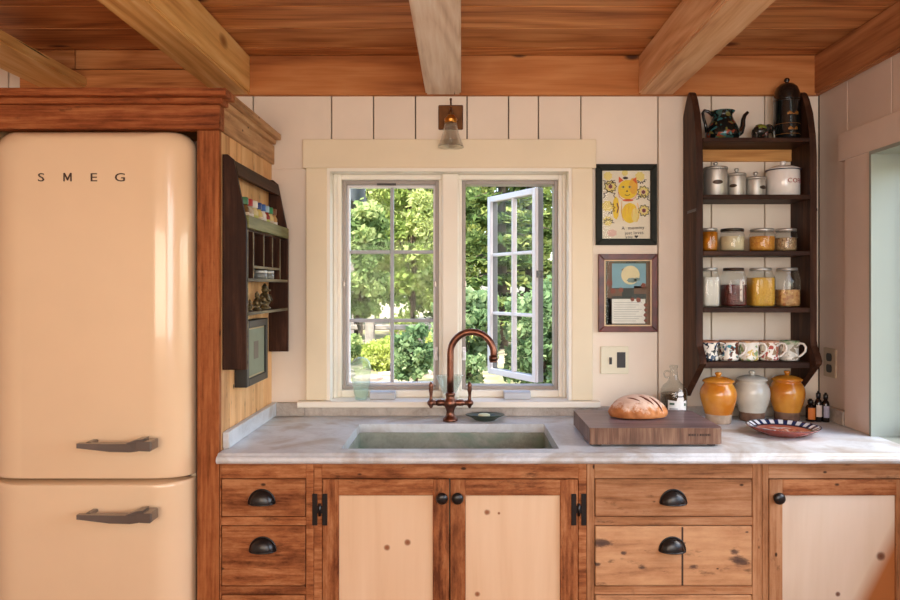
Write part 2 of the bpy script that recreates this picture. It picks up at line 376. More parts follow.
P['black'] = paint('black_iron', (18, 18, 20), rough=.32, spec=.6)
P['dkgrey'] = paint('dark_plastic', (46, 44, 46), rough=.4)
P['counter'] = stone('worktop_stone', (182, 186, 190), (208, 215, 221), (222, 229, 235), 4.0, .38, spots=(3.2, (164, 152, 138)))
P['sink'] = stone('sink_stone', (128, 136, 122), (158, 164, 150), (178, 182, 170), 7.0, .55, spots=(5, (128, 150, 132)))
P['copper'] = paint('copper', (146, 100, 82), rough=.36, metal=1, var=.2, vscale=30)
P['brass'] = paint('brass', (190, 130, 60), rough=.3, metal=1, var=.15, vscale=30)
P['brassdk'] = paint('aged_brass', (112, 72, 40), rough=.4, metal=.8, var=.2, vscale=20)
P['clear'] = glass('clear_glass', (.97, .98, .975), refl=1.0)
P['fog'] = glass('frosted_shade_glass', (.975, .98, .965), refl=1.8, rough=.1, body=.05, bodycol=(240, 235, 220))
P['green'] = glass('green_glass', (.90, .97, .93), refl=1.2, body=.24, bodycol=(208, 232, 218))
P['ceramic'] = paint('white_ceramic', (240, 236, 226), rough=.2, var=.02)
P['amber'] = paint('amber_glaze', (212, 146, 52), rough=.18, var=.2, vscale=14, coat=.5, rgb2=(188, 110, 28))
P['offwhite'] = paint('off_white_glaze', (206, 202, 188), rough=.22, var=.1, vscale=12, coat=.4)
P['bare'] = paint('bare_stoneware', (196, 172, 148), rough=.8, var=.15, vscale=30, bump=.2)
P['bare_dk'] = paint('brown_stoneware', (128, 96, 76), rough=.8, var=.2, vscale=30, bump=.2)
P['tin'] = paint('tin', (200, 198, 192), rough=.48, metal=.75, var=.06)
P['enamel'] = paint('white_enamel', (238, 236, 232), rough=.15, var=.01, coat=.5)
P['red'] = paint('red_lettering', (150, 30, 40), rough=.4)
P['navy'] = paint('navy_rim', (40, 44, 66), rough=.3)
P['paper'] = paint('paper', (236, 230, 208), rough=.7, var=.03)
P['ivory'] = paint('ivory_plastic', (232, 226, 200), rough=.4, var=.01)
P['blackframe'] = paint('black_frame', (30, 34, 26), rough=.5, var=.2, vscale=30, spec=.2)
P['maroon'] = paint('maroon_frame', (104, 40, 28), rough=.3, var=.25, vscale=18)
def flat(name, rgb, rough=.6): return paint(name, rgb, rough=rough, var=.03, vscale=30)

# ================================================================== the setting
YW = 2.78                       # face of the window wall
XR = 1.424                      # face of the right-hand wall
ZC = 2.374                      # ceiling
ZT = 0.95                       # worktop
# openings
W1 = (-.529, .437, .985, 1.929)   # x0 x1 z0 z1
W2 = (.50, 2.395, .95, 1.924)    # y0 y1 z0 z1 in the side wall; unseen length added for light

mb = MB(); mb.box(-2.3, 1.6, -2.6, 3.0, -.1, 0, tone=.5)
struct(mb, 'floor', wood('floor_boards', (96, 60, 34), (138, 92, 56), (160, 112, 72), 'X', rough=.45))

# window wall: planks with open joints on a dark backing
seams = [-2.3, -2.05, -1.80, -1.54, -1.30, -1.06, -.827, -.515, -.348, -.181, .024, .189, .308, .477, .784, .996, 1.209, 1.424]
mb = MB()
g = .0022
for a, b in zip(seams, seams[1:]):
    x0, x1 = a+g, b-g
    def pl(xa, xb, z0, z1, t): mb.box(xa, xb, YW, YW+.02, z0, z1, bev=.0018, tone=t)
    t = random.random()
    if x1 <= W1[0] or x0 >= W1[1]: pl(x0, x1, 0, ZC, t)
    else:
        pl(x0, x1, W1[3], ZC, t); pl(x0, x1, 0, W1[2], t)
        if x0 < W1[0]-.005: pl(x0, W1[0], W1[2], W1[3], t)
        if x1 > W1[1]+.005: pl(W1[1], x1, W1[2], W1[3], t)
for x0, x1, z0, z1 in ((-2.3, W1[0], 0, ZC+.1), (W1[1], 1.6, 0, ZC+.1), (W1[0], W1[1], 0, W1[2]), (W1[0], W1[1], W1[3], ZC+.1)):
    mb.box(x0, x1, YW+.02, YW+.16, z0, z1, mi=1)
struct(mb, 'wall_back', [P['plank'], P['gap']])

# side wall with its window
mb = MB()
ys = [-2.5, -2.2, -1.9, -1.6, -1.3, -1.0, -.7, -.4, -.1, .2, .5, .8, 1.1, 1.4, 1.72, 2.03, 2.31, 2.575, YW]
for a, b in zip(ys, ys[1:]):
    y0, y1 = a+g, b-g; t = random.random()
    def pl(ya, yb, z0, z1): mb.box(XR, XR+.02, ya, yb, z0, z1, bev=.0018, tone=t)
    if y1 <= W2[0]+.01 or y0 >= W2[1]: pl(y0, y1, 0, ZC)
    else:
        pl(y0, y1, W2[3], ZC); pl(y0, y1, 0, W2[2]-.035)
        if y1 > W2[1]+.005: pl(W2[1], y1, W2[2]-.035, W2[3])
for y0, y1, z0, z1 in ((-2.6, W2[0], 0, ZC+.1), (W2[1], 2.94, 0, ZC+.1), (W2[0], W2[1], 0, W2[2]-.035), (W2[0], W2[1], W2[3], ZC+.1)):
    mb.box(XR+.02, XR+.16, y0, y1, z0, z1, mi=1)
struct(mb, 'wall_right', [P['plank_r'], P['gap']])
mb = MB()
for k in range(18):
    mb.box(-2.22, -2.2, -2.5+k*.3, -2.204+k*.3, 0, ZC, tone=random.random())
mb.box(-2.36, -2.22, -2.6, 2.94, 0, ZC+.1, mi=1)
struct(mb, 'wall_left', [P['plank_r'], P['gap']])
mb = MB(); mb.box(-2.36, 1.6, -2.7, -2.5, 0, ZC+.1); struct(mb, 'wall_rear', P['plank_r'])

# ceiling boards run across the view
mb = MB(); yy = [-2.5, -2.3, -2.1, -1.9, -1.7, -1.5, -1.3, -1.1, -.9, -.7, -.5, -.3, -.1, .1, .3, .5, .7, .9, 1.1, 1.3, 1.5, 1.70, 1.89, 2.08, 2.275, 2.47, 2.67, 2.79]
for a, b in zip(yy, yy[1:]):
    mb.box(-2.3, 1.5, a+.0015, b-.0015, ZC, ZC+.025, bev=.003, tone=random.random())
mb.box(-2.36, 1.6, -2.7, 2.94, ZC+.025, ZC+.14, mi=1)
struct(mb, 'ceiling', [W['ceil'], P['gap']])
# timber plate on top of the window wall
mb = MB(); mb.box(-.905, 1.40, YW-.028, YW-.001, 2.217, ZC-.001, bev=.003, tone=.62); struct(mb, 'trim_1', wood('plate_timber', (140, 78, 36), (186, 116, 62), (208, 144, 88), 'X', scale=.7, knots=.10, bump=.08, var=.1, ringamt=.25, fibre=.35))
mb = MB()
mb.box(-1.485, -.968, YW-.09, YW-.001, 2.30, ZC-.001, bev=.003, tone=.3); mb.box(-1.70, -1.488, YW-.09, YW-.001, 2.30, ZC-.001, bev=.003, tone=.1); mb.box(-1.70, -.968, YW-.09, YW-.001, 2.08, 2.297, bev=.003, tone=.8)
struct(mb, 'trim_2', W['ceil'])

# ceiling beams: each can be told by what hangs or stands under it
def beam(x0, x1, z0, label, tone, y1=YW-.03, ztop=ZC-.001, mat='beam_yellow'):
    mb = MB(); b = bmesh.new(); bmesh.ops.create_cube(b, size=1)
    for v in b.verts: v.co = (x0+(v.co.x+.5)*(x1-x0), -2.45+(v.co.y+.5)*(y1+2.45), z0+(v.co.z+.5)*(ztop-z0))
    bmesh.ops.bevel(b, geom=[e for e in b.edges if abs(e.verts[0].co.y-e.verts[1].co.y) > 1], offset=.006, segments=2, affect='EDGES')
    mb.bm(b, tone)
    return tag(mb.build('ceiling_beam', W[mat], loc=((x0+x1)/2, 0, z0)), label, 'beam', 'ceiling beams')
beam(-.967, -.832, 2.218, 'yellowish ceiling beam ending above the corner of the refrigerator surround', .75, YW-.029)
beam(-.139, 0, 2.218, 'pale greyed ceiling beam with a crack, ending above the wall lamp', .95, mat='beam_grey')
beam(.700, .838, 2.218, 'ceiling beam ending over the two framed pictures', .35, mat='beam_pink')
beam(-1.626, -1.44, 2.229, 'thin shadowed ceiling beam above the refrigerator, half hidden by the crown moulding', .1, YW-.091, 2.268)
beam(1.392, XR-.001, 2.218, 'brown timber beam lying flat along the top of the side wall', .0, YW-.001, mat='beam_brown')

# ------------------------------------------------------------------ window_1: two casements in one casing
w1 = tag(empty('window_1', (0, YW, W1[2])), kind='structure')
x0, x1, z0, z1 = W1
mb = MB()
mb.box(-.612, x0, YW-.022, YW-.0005, 1.013, z1, bev=.002); mb.box(x1, .520, YW-.022, YW-.0005, 1.013, z1, bev=.002)
mb.box(-.624, .533, YW-.026, YW-.0005, z1, 2.043, bev=.002)
mb.build('casing', P['casing'], w1)
mb = MB(); mb.prism(rr_poly(YW-.048, YW+.12, .987, 1.0115, .005, 3), 'X', -.64, .545); mb.build('stool', P['reveal'], w1)
mb = MB()        # reveal and inner stops
mb.box(x0, x0+.012, YW-.02, YW+.16, 1.012, z1); mb.box(x1-.012, x1, YW-.02, YW+.16, 1.012, z1); mb.box(x0+.012, x1-.012, YW-.02, YW+.16, z1-.012, z1)
for a, b in ((x0+.012, -.486), (.397, x1-.012)):
    mb.box(a, b, YW+.06, YW+.155, 1.012, z1-.012, bev=.003)
    mb.box(a, (a+b)/2 if a < 0 else b, YW+.045, YW+.06, 1.012, z1-.012, bev=.003) if a < 0 else mb.box((a+b)/2, b, YW+.045, YW+.06, 1.012, z1-.012, bev=.003)
mb.box(-.486, .397, YW+.06, YW+.155, 1.896, z1-.012, bev=.003); mb.box(-.486, .397, YW+.06, YW+.155, 1.012, 1.04, bev=.003)
mb.box(-.090, .004, YW+.06, YW+.155, 1.04, 1.896, bev=.003); mb.box(-.077, -.010, YW+.03, YW+.06, 1.012, z1-.012, bev=.006, seg=2)
mb.build('jamb', P['reveal'], w1)
def rect_frame(mb, xa, xb, za, zb, w, ya, yb, bev=.002, wb=None):
    wb = wb or w
    mb.box(xa, xa+w, ya, yb, za, zb, bev=bev); mb.box(xb-w, xb, ya, yb, za, zb, bev=bev)
    mb.box(xa+w, xb-w, ya, yb, zb-w, zb, bev=bev); mb.box(xa+w, xb-w, ya, yb, za, za+wb, bev=bev)
YG = YW+.10
for a, b in ((-.486, -.090), (.004, .397)):
    mb = MB(); rect_frame(mb, a, b, 1.04, 1.896, .015, YG-.015, YG+.055); mb.build('window_frame', P['frame'], w1)
# fixed sash
mb = MB(); rect_frame(mb, -.4705, -.1055, 1.0555, 1.8805, .009, YG+.01, YG+.045, .001); f = mb.build('sash', P['sash'], w1)
mb = MB(); mb.box(-.461, -.115, YG+.026, YG+.030, 1.065, 1.871); mb.build('pane', P['pane'], f)
xm = X(392, 2.9); zs = [Z(252, 2.9), Z(320.5, 2.9)]
mb = MB(); mb.box(xm-.007, xm+.007, YG+.016, YG+.040, 1.065, 1.871, bev=.003)
for z in zs: mb.box(-.461, xm-.007, YG+.016, YG+.040, z-.007, z+.007, bev=.003); mb.box(xm+.007, -.115, YG+.016, YG+.040, z-.007, z+.007, bev=.003)
mb.build('muntin', P['muntin'], f)
# open sash, built closed along -x from its hinge corner, then swung outwards
sw, zb, zt = .385, 1.052, 1.885
f = None
P['clad'] = paint('sash_cladding_grey', (128, 130, 132), rough=.5)
mb = MB(); rect_frame(mb, -sw, 0, zb, zt, .026, 0, .016, .002)
m_ = len(mb.Fc); rect_frame(mb, -sw, 0, zb, zt, .026, .0162, .042, .002); mb.M[m_:] = [1]*(len(mb.M)-m_)
piv = (.317, 2.975, 0)
f = mb.build('sash', [P['sash'], P['clad']]); f.parent = w1; f.location = Vector(piv)-Vector(w1.location); f.rotation_euler = (0, 0, -math.radians(60))
def kid(mb, name, mat, par):
    o = mb.build(name, mat); o.parent = par; return o
mb = MB(); mb.box(-sw+.026, -.026, .020, .024, zb+.026, zt-.026); kid(mb, 'pane', P['pane'], f)
mb = MB(); mb.box(-sw/2-.007, -sw/2+.007, .01, .034, zb+.026, zt-.026, bev=.003)
for z in (1.337, 1.611):
    mb.box(-sw+.026, -sw/2-.007, .01, .034, z-.007, z+.007, bev=.003); mb.box(-sw/2+.007, -.026, .01, .034, z-.007, z+.007, bev=.003)
kid(mb, 'muntin', P['sash'], f)
mb = MB(); mb.box(.001, .004, .004, .036, 1.50, 1.53); kid(mb, 'hinge', P['steel'], f)
mb = MB(); mb.box(.20, .24, 2.90, 3.02, 1.030, 1.036); mb.build('crank_arm', P['steel'], w1)
for a, b in ((X(370.5, 2.82), X(396, 2.82)), (X(503.5, 2.82), X(530, 2.82))):
    mb = MB(); mb.prism(rr_poly(YW+.005, YW+.058, 1.012, 1.042, (.002, .002, .012, .012), 4), 'X', a, b, bev=.003); mb.build('crank_cover', paint('crank_plastic', (190, 196, 204), rough=.3), w1)
for xx, sgn in ((-.102, 1), (.012, -1)):
    mb = MB(); mb.box(xx-.008, xx+.008, YW+.072, YW+.084, 1.16, 1.215, bev=.003); mb.box(xx-.005, xx+.005, YW+.055, YW+.073, 1.175, 1.20, bev=.002); mb.build('lock_lever', P['sash'], w1)
for xx, zz in ((-.478, 1.472), (-.104, 1.472), (.018, 1.472)):
    mb = MB(); mb.box(xx-.004, xx+.004, YG-.019, YG-.0145, zz-.012, zz+.012, bev=.001); mb.build('hinge', P['steel'], w1)
mb = MB(); mb.box(X(377, 2.86), X(396, 2.86), YG-.022, YG-.0155, 1.876, 1.884); mb.build('sash_label', P['dkgrey'], w1)
mb = MB(); mb.box(-.60, .52, YW+.161, YW+.26, 1.0, 1.022, bev=.003); mb.box(-.62, .56, YW+.161, YW+.20, 1.93, 2.0); mb.build('outer_sill', paint('outer_sill', (176, 170, 182), rough=.6), w1)

# ------------------------------------------------------------------ window_2 in the side wall, by the worktop
w2 = tag(empty('window_2', (XR, 1.9, W2[2])), kind='structure')
y0, y1, z0, z1 = W2
mb = MB(); mb.box(XR-.020, XR-.0005, y1, y1+.165, ZT+.001, z1, bev=.002); mb.box(XR-.020, XR-.0005, y0-.165, y0, ZT, z1, bev=.002)
mb.box(XR-.024, XR-.0005, y0-.20, y1+.20, z1, 2.026, bev=.002)
mb.build('casing', P['casing'] if 0 else P['plank_r'], w2)
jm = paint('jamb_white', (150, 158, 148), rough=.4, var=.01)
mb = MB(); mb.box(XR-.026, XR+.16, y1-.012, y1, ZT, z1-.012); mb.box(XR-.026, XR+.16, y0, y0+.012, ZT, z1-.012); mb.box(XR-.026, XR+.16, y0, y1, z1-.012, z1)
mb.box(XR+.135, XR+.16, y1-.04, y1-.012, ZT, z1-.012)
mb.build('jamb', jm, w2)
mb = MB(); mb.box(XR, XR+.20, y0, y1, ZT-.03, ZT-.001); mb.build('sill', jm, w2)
mb = MB()
for a, b in ((y0+.012, y0+.64), (y0+.64, y0+1.27), (y0+1.27, y1-.012)):
    ww = .03
    mb.box(XR+.10, XR+.135, a, a+ww, ZT, z1-.012, bev=.002); mb.box(XR+.10, XR+.135, b-ww, b, ZT, z1-.012, bev=.002)
    mb.box(XR+.10, XR+.135, a+ww, b-ww, ZT, ZT+.04, bev=.002); mb.box(XR+.10, XR+.135, a+ww, b-ww, z1-.05, z1-.012, bev=.002)
f = mb.build('sash', P['sash'], w2)
mb = MB(); mb.box(XR+.116, XR+.120, y0+.04, y1-.04, ZT+.04, z1-.05); mb.build('pane', P['pane'], f)

# ================================================================== fitted kitchen
YF = 2.17
fz = lambda py: EYE-(py-CY)*YF/F
fx = lambda px: (px-CX)*YF/F

def cup_pull(parent, cx, y, cz):
    mb = MB(); a, d, h = .039, .026, .040; R = []
    for i in range(9):
        v = .5*PI*i/8; R.append([(cx+a*math.cos(PI*j/20)*math.cos(v)**.8 if i < 8 else cx, y-d*math.sin(v), cz-.018+h*math.sin(PI*j/20)*(math.cos(v)**.8 if i < 8 else 0)+.0) for j in range(21)])
    V = [p for r in R for p in r]; Fs = []
    for i in range(8):
        for j in range(20): Fs.append([i*21+j, i*21+j+1, (i+1)*21+j+1, (i+1)*21+j])
    mb.raw(V, Fs, .5, True)
    mb.raw([(cx+a*math.cos(PI*j/20)*.96, y-.001, cz-.016+h*.96*math.sin(PI*j/20)) for j in range(21)], [list(range(21))], .5)
    # rolled lip along the open edge and back flange
    n = 24
    mb.tube([(cx+a*1.03*math.cos(PI*k/n), y-d*1.02*math.sin(PI*k/n), cz-.018) for k in range(n+1)], .0028, 8)
    mb.tube([(cx+a*1.05*math.cos(PI*k/n), y-.002, cz-.018+h*1.05*math.sin(PI*k/n)) for k in range(n+1)], .0024, 8)
    return mb.build('cup_pull', P['black'], parent)
def knob(parent, cx, y, cz):
    mb = MB(); mb.lathe([(.0, -.026), (.008, -.0262), (.0165, -.022), (.0185, -.017), (.0165, -.012), (.008, -.008), (.0075, -.001), (.012, 0)], (cx, y, cz), 24, axis='Y')
    return mb.build('knob', P['black'], parent)
def h_hinge(parent, cx, y, z0, z1):
    mb = MB(); w = .0155; zc = (z0+z1)/2
    for s in (-1, 1): mb.box(cx+s*.0155-w/2, cx+s*.0155+w/2, y-.004, y, z0, z1, bev=.001)
    mb.box(cx-.009, cx+.009, y-.004, y, zc-.012, zc+.012, bev=.001)
    mb.tube([(cx, y-.005, z0+.03), (cx, y-.005, z1-.03)], .0045, 8)
    return mb.build('hinge', P['black'], parent)
def carcass(mb, xa, xb):
    for a, b in ((xa+.002, xa+.016), (xb-.016, xb-.002)): mb.box(a, b, YF+.022, YW-.002, .0, .917, tone=.2)
    mb.box(xa+.016, xb-.016, YF+.022, YW-.002, .09, .105, tone=.2)
    mb.box(xa+.016, xb-.016, YF+.05, YF+.065, .0, .09, tone=.1)
def drawer(parent, xa, xb, za, zb, mat, pull, tone):
    mb = MB(); mb.box(xa+.0025, xb-.0025, YF-.0015, YF+.018, za+.0025, zb-.0025, bev=.0022, tone=tone)
    mb.box(xa+.02, xb-.02, YF+.018, YF+.40, za+.012, zb-.02, tone=.3)
    d = mb.build('drawer', mat, parent)
    if pull: cup_pull(d, pull[0], YF-.0016, pull[1])
    return d
ZR = [(fz(479), fz(466)), ]
rows = [(fz(517), fz(478.5)), (fz(586.5), fz(525.5)), (.13, fz(594.5))]
def rails(mbx, xa, xb):
    mbx.box(xa, xb, YF, YF+.022, fz(478.5), .917, bev=.0015); mbx.box(xa, xb, YF, YF+.022, fz(525.5), fz(517), bev=.0015)
    mbx.box(xa, xb, YF, YF+.022, fz(594.5), fz(586.5), bev=.0015); mbx.box(xa, xb, YF, YF+.022, .09, .13, bev=.0015)

# drawer unit beside the refrigerator
c = thing('drawer_cabinet', 'narrow reclaimed oak drawer unit between refrigerator surround and sink doors', 'cabinet', (-.60, YF, 0), 'base cabinets')
xa, xb = -.748, -.4575
mbx = MB(); carcass(mbx, xa, xb); mbx.box(fx(306), xb, YF, YF+.022, .0, .917, bev=.0015, tone=.75); mbx.box(xa, fx(221), YF, YF+.022, 0, .917)
rails(mbx, fx(221), fx(306)); mbx.build('cabinet_frame', W['oakX'], c)
for i, (za, zb) in enumerate(rows):
    drawer(c, fx(221), fx(306), za, zb, W['oakX'] , (fx(262), fz(497)) if i == 0 else (fx(263), fz(544.5)) if i == 1 else (fx(263), .42), (.35, .62, .5)[i])
# sink unit with two doors
c = thing('sink_cabinet', 'reclaimed oak sink cabinet with a pair of pale pine panelled doors', 'cabinet', (-.033, YF, 0), 'base cabinets')
xa, xb = -.4565, .3895
mbx = MB(); carcass(mbx, xa, xb); mbx.box(xa, fx(322), YF, YF+.022, 0, .917, bev=.0015, tone=.6); mbx.box(fx(578.5), xb, YF, YF+.022, 0, .917, bev=.0015, tone=.5)
mbx.box(fx(322), fx(578.5), YF, YF+.022, fz(478.5), .917, bev=.0015, tone=.45); mbx.box(fx(322), fx(578.5), YF, YF+.022, .09, .13, bev=.0015)
mbx.build('cabinet_frame', [W['oakX']], c)
def door(parent, xa, xb, sl, sr, mat, kx, hx, pmat, tone):
    za, zb = .1325, fz(479.5); xa += .0018; xb -= .0018
    mb = MB()
    mb.box(xa, xa+sl, YF-.001, YF+.021, za, zb, bev=.0018, tone=tone); mb.box(xb-sr, xb, YF-.001, YF+.021, za, zb, bev=.0018, tone=tone+.2)
    mb.box(xa+sl, xb-sr, YF-.001, YF+.021, fz(495.5), zb, bev=.0018, tone=tone+.1, mi=1); mb.box(xa+sl, xb-sr, YF-.001, YF+.021, za, za+.06, bev=.0018, mi=1)
    d = mb.build('door', [mat, W['oakX']], parent)
    mb = MB(); mb.box(xa+sl+.0005, xb-sr-.0005, YF+.008, YF+.016, za+.06, fz(495.5)-.0005, tone=tone); mb.build('door_panel', pmat, d)
    knob(d, kx, YF-.001, fz(497))
    if hx: h_hinge(d, hx, YF-.0012, fz(525), fz(493.5)); h_hinge(d, hx, YF-.0012, .22, .32)
    return d
door(c, fx(322), fx(449.7), fx(338)-fx(322), fx(449.7)-fx(433.5), W['oakZ'], fx(442), fx(320), W['pine'], .42)
door(c, fx(449.7), fx(578.5), fx(465)-fx(449.7), fx(578.5)-fx(561), W['oakZ'], fx(457.5), fx(578.6), W['pine'], .31)
# drawer unit under the cutting board
c = thing('drawer_cabinet', 'wide weathered pine drawer unit beneath the cutting board', 'cabinet', (.662, YF, 0), 'base cabinets')
xa, xb = .3905, .9345
oakr = wood('weathered_oak', (112, 72, 44), (166, 116, 78), (192, 146, 108), 'X', rough=.66, specks=.08, saw=.4, bump=.3, var=.2, ringamt=.12, fibre=.7, blotch=.5, spec=.2)
oakrz = wood('weathered_oak_upright', (112, 72, 44), (166, 116, 78), (192, 146, 108), 'Z', rough=.66, specks=.08, saw=.4, bump=.3, var=.2, ringamt=.12, fibre=.7, blotch=.5, spec=.2)
mbx = MB(); carcass(mbx, xa, xb); mbx.box(xa, fx(594.5), YF, YF+.022, 0, .917, bev=.0015, tone=.4, mi=1); mbx.box(fx(752.5), xb, YF, YF+.022, 0, .917, bev=.0015, tone=.55, mi=1)
rails(mbx, fx(594.5), fx(752.5)); mbx.build('cabinet_frame', [oakr, oakrz], c)
for i, (za, zb) in enumerate(rows):
    d = drawer(c, fx(594.5), fx(752.5), za, zb, oakr if i == 0 else W['drawer'], (fx(673), fz(497)) if i == 0 else (fx(672), fz(544.5)) if i == 1 else (fx(672), .42), (.3, .6, .5)[i])
    if i == 1:
        mb = MB(); mb.box(fx(681.3), fx(683.2), YF-.0019, YF-.0014, za+.004, zb-.004); mb.build('board_joint', P['gap'], d)
# cupboard under the plate
c = thing('door_cabinet', 'base cupboard with one whitish pine door beside the wide drawers', 'cabinet', (1.18, YF, 0), 'base cabinets')
xa, xb = .9355, 1.4225
mbx = MB(); carcass(mbx, xa, xb); mbx.box(xa, fx(768.5), YF, YF+.022, 0, .917, bev=.0015, tone=.5, mi=1); mbx.box(1.408, xb, YF, YF+.022, 0, .917, mi=1)
mbx.box(fx(768.5), 1.408, YF, YF+.022, fz(478.5), .917, bev=.0015, tone=.35); mbx.box(fx(768.5), 1.408, YF, YF+.022, .09, .13)
mbx.build('cabinet_frame', [oakr, oakrz], c)
W['pine_patch'] = wood('patched_pine_panel', (206, 186, 164), (222, 206, 186), (230, 216, 200), 'Z', scale=.5, rough=.5, knotcol=(100, 60, 40), bump=.03, var=.05, ringamt=.12, fibre=.2, spots=((.128, .621, .017), (-.006, .503, .009), (.02, .3, .014)), patch=(.892, -.452, -.158, 20, (170, 106, 58)))  # pine panel with a soft-edged orange-brown patch low at one side
door(c, fx(768.5), 1.408, fx(782)-fx(768.5), 1.408-fx(897), oakrz, fx(777), None, W['pine_patch'], .25)

# worktop, one slab with a cut-out for the sink and a moulded front edge
sx0, sx1, sy0, sy1 = -.378, .3095, 2.205, 2.602
zb = .9185
mb = MB()
nose = [(2.205, ZT), (2.145, ZT), (2.1405, ZT-.003), (2.137, ZT-.006), (2.1345, ZT-.0065), (2.129, ZT-.008), (2.1245, ZT-.012), (2.1225, ZT-.018), (2.1245, ZT-.024), (2.131, ZT-.0295), (2.139, zb), (2.205, zb)]
mb.prism(nose, 'X', -.745, XR-.0005, tone=.5)
# left end of the nose overhangs the unit
mb.box(-.748, sx0, sy0, YW-.001, zb, ZT, tone=.5); mb.box(sx1, XR-.0005, sy0, YW-.001, zb, ZT, tone=.5); mb.box(sx0, sx1, sy1, YW-.001, zb, ZT, tone=.5)
wt = mb.build('worktop', P['counter'], loc=(.34, 2.45, zb)); tag(wt, 'long pale grey stone worktop with a moulded edge', 'worktop')
def upstand(name, label, boxes, mat=None):
    mb = MB()
    for b in boxes: mb.box(*b, bev=.002, tone=.5)
    o = mb.build(name, mat or P['upst'], loc=((boxes[0][0]+boxes[0][1])/2, (boxes[0][2]+boxes[0][3])/2, ZT)); return tag(o, label, 'backsplash', 'stone upstands')
P['upst'] = stone('upstand_stone', (140, 128, 118), (178, 168, 158), (200, 192, 184), 6.0, .45)
UB = ZT+.0008
upstand('stone_upstand', 'grey stone upstand under the window sill behind the faucet', [(-.617, 1.3985, YW-.022, YW-.001, UB, .986)])
upstand('stone_upstand', 'short piece of stone upstand in the corner between wooden side panel and window', [(-.730, -.618, YW-.022, YW-.001, UB, 1.003)])
upstand('stone_upstand', 'stone upstand coloured paler for window light, along the foot of the wooden side panel', [(-.7505, -.7305, 2.20, YW-.001, UB, 1.003)], P['counter'])  # paler stone than the other upstands, puts window light into the colour
upstand('stone_upstand', 'stone upstand along the side wall by the small dark bottles', [(1.400, XR-.001, 2.563, YW-.001, UB, 1.003)])

# sink basin of stone
s = thing('sink', 'rectangular undermounted greenish stone sink', 'sink', (-.034, 2.40, .70))
mb = MB(); t = .022; za = .715; zt_ = zb-.0008
tf = .012; mb.box(sx0-t, sx1+t, sy0-tf, sy1+t, za-t, za); mb.box(sx0-t, sx0+.002, sy0-tf, sy1+t, za, zt_); mb.box(sx1-.002, sx1+t, sy0-tf, sy1+t, za, zt_)
mb.box(sx0, sx1, sy0-tf, sy0, za, zt_); mb.box(sx0, sx1, sy1-.002, sy1+t, za, zt_)
mb.build('basin', P['sink'], s)
mb = MB(); mb.lathe([(.045, 0), (.045, .003), (.034, .004), (.03, .001), (0, .001)], (-.034, 2.42, za), 24); mb.build('drain', P['steel'], s)

# ------------------------------------------------------------------ refrigerator surround
c = thing('refrigerator_surround', 'tall reclaimed oak surround boxed around the refrigerator', 'cabinet', (-1.14, YF, 0))
XS = -.752
mb = MB(); mb.box(-.8196, XS+.001, YF-.0005, YF+.022, 0, 1.947, bev=.002, tone=.5); mb.box(-1.50, -1.468, YF, YF+.022, 0, 1.947, bev=.002)
mb.build('stile', wood('stile_oak', (98, 50, 24), (150, 86, 46), (180, 114, 68), 'Z', rough=.66, specks=.15, saw=.4, bump=.3, var=.2, ringamt=.12, fibre=.7, blotch=.5, spec=.2), c)
mb = MB(); ye = [2.192, 2.276, 2.40, 2.535, 2.66, YW-.001]
for a, b in zip(ye, ye[1:]): mb.box(XS-.02, XS, a+.001, b-.001, 0, 2.02, bev=.0015)
mb.box(-1.50, -1.47, 2.192, YW-.002, 0, 2.02); mb.box(-1.47, -.772, 2.2, YW-.092, 2.02, 2.04)
mb.build('side_panel', W['board'], c)
for nm, y, xo, za, zb_, tn in (('fascia', 2.145, -.7415, 1.9465, 2.02, .2), ('fillet', 2.130, -.728, 2.02, 2.0375, .8), ('cornice', 2.104, -.7085, 2.0375, 2.0605, .4)):
    mb = MB()
    mb.box(-1.52, xo, y, YF+.02, za, zb_, bev=.002, tone=tn)
    o = mb.build(nm, wood('crown_oak_'+nm, (92, 44, 20), (148, 80, 42), (182, 114, 68), 'X', rough=.6, specks=.12, saw=.6 if nm == 'fillet' else .2, bump=.3, var=.2, ringamt=.12, fibre=.8, blotch=.5, spec=.2), c)
    mb = MB(); mb.box(XS-.005, xo, YF+.0205, YW-.0292 if nm != 'fascia' else YW-.001, za, zb_, bev=.002, tone=tn)
    mb.build(nm+'_return', wood('crown_side_'+nm, (150, 110, 72), (196, 152, 108), (216, 178, 136), 'Y', rough=.65, specks=.08, bump=.15, var=.15, ringamt=.12, fibre=.5, blotch=.4), c)

# ------------------------------------------------------------------ refrigerator
fr = thing('refrigerator', 'tall rounded cream retro refrigerator with two doors', 'refrigerator', (-1.134, 2.45, 0))
FX0, FX1 = -1.452, -.834
mb = MB(); mb.prism(rr_poly(FX0+.004, FX1-.004, .10, 1.932, (.01, .01, .07, .07), 8), 'Y', 2.212, 2.72, bev=.004); mb.build('body', P['fridge_body'], fr)
mb = MB(); mb.box(FX0+.03, FX1-.03, 2.25, 2.70, .0, .099); mb.build('plinth', P['dkgrey'], fr)
mb = MB(); mb.box(FX0+.02, FX1-.02, 2.200, 2.211, .11, 1.91); mb.build('gasket', P['gasket'], fr)
def fdoor(za, zb_, rt, rb, it, ib):
    rings = []
    for k in range(13):
        a = .5*PI*k/12; q = 1-math.cos(a); ins = .112*q
        rings.append((ins, 2.205-.085*math.sin(a), q))
    R = []
    rings = [(0.0, 2.2055+.004, 0)]+rings
    for ins, y, q in rings:
        r1 = rt+.015*q; r2 = rb+.01*q
        R.append([(p[0], y, p[1]) for p in rr_poly(FX0+ins, FX1-ins, za+ib*q, zb_-it*q, (r2, r2, r1, r1), 8)])
    mb = MB(); mb.loft(R, .5); return mb.build('door', P['fridge'], fr)
du = fdoor(.874, 1.944, .06, .006, .038, .006)
dl = fdoor(.115, .864, .006, .05, .008, .045)
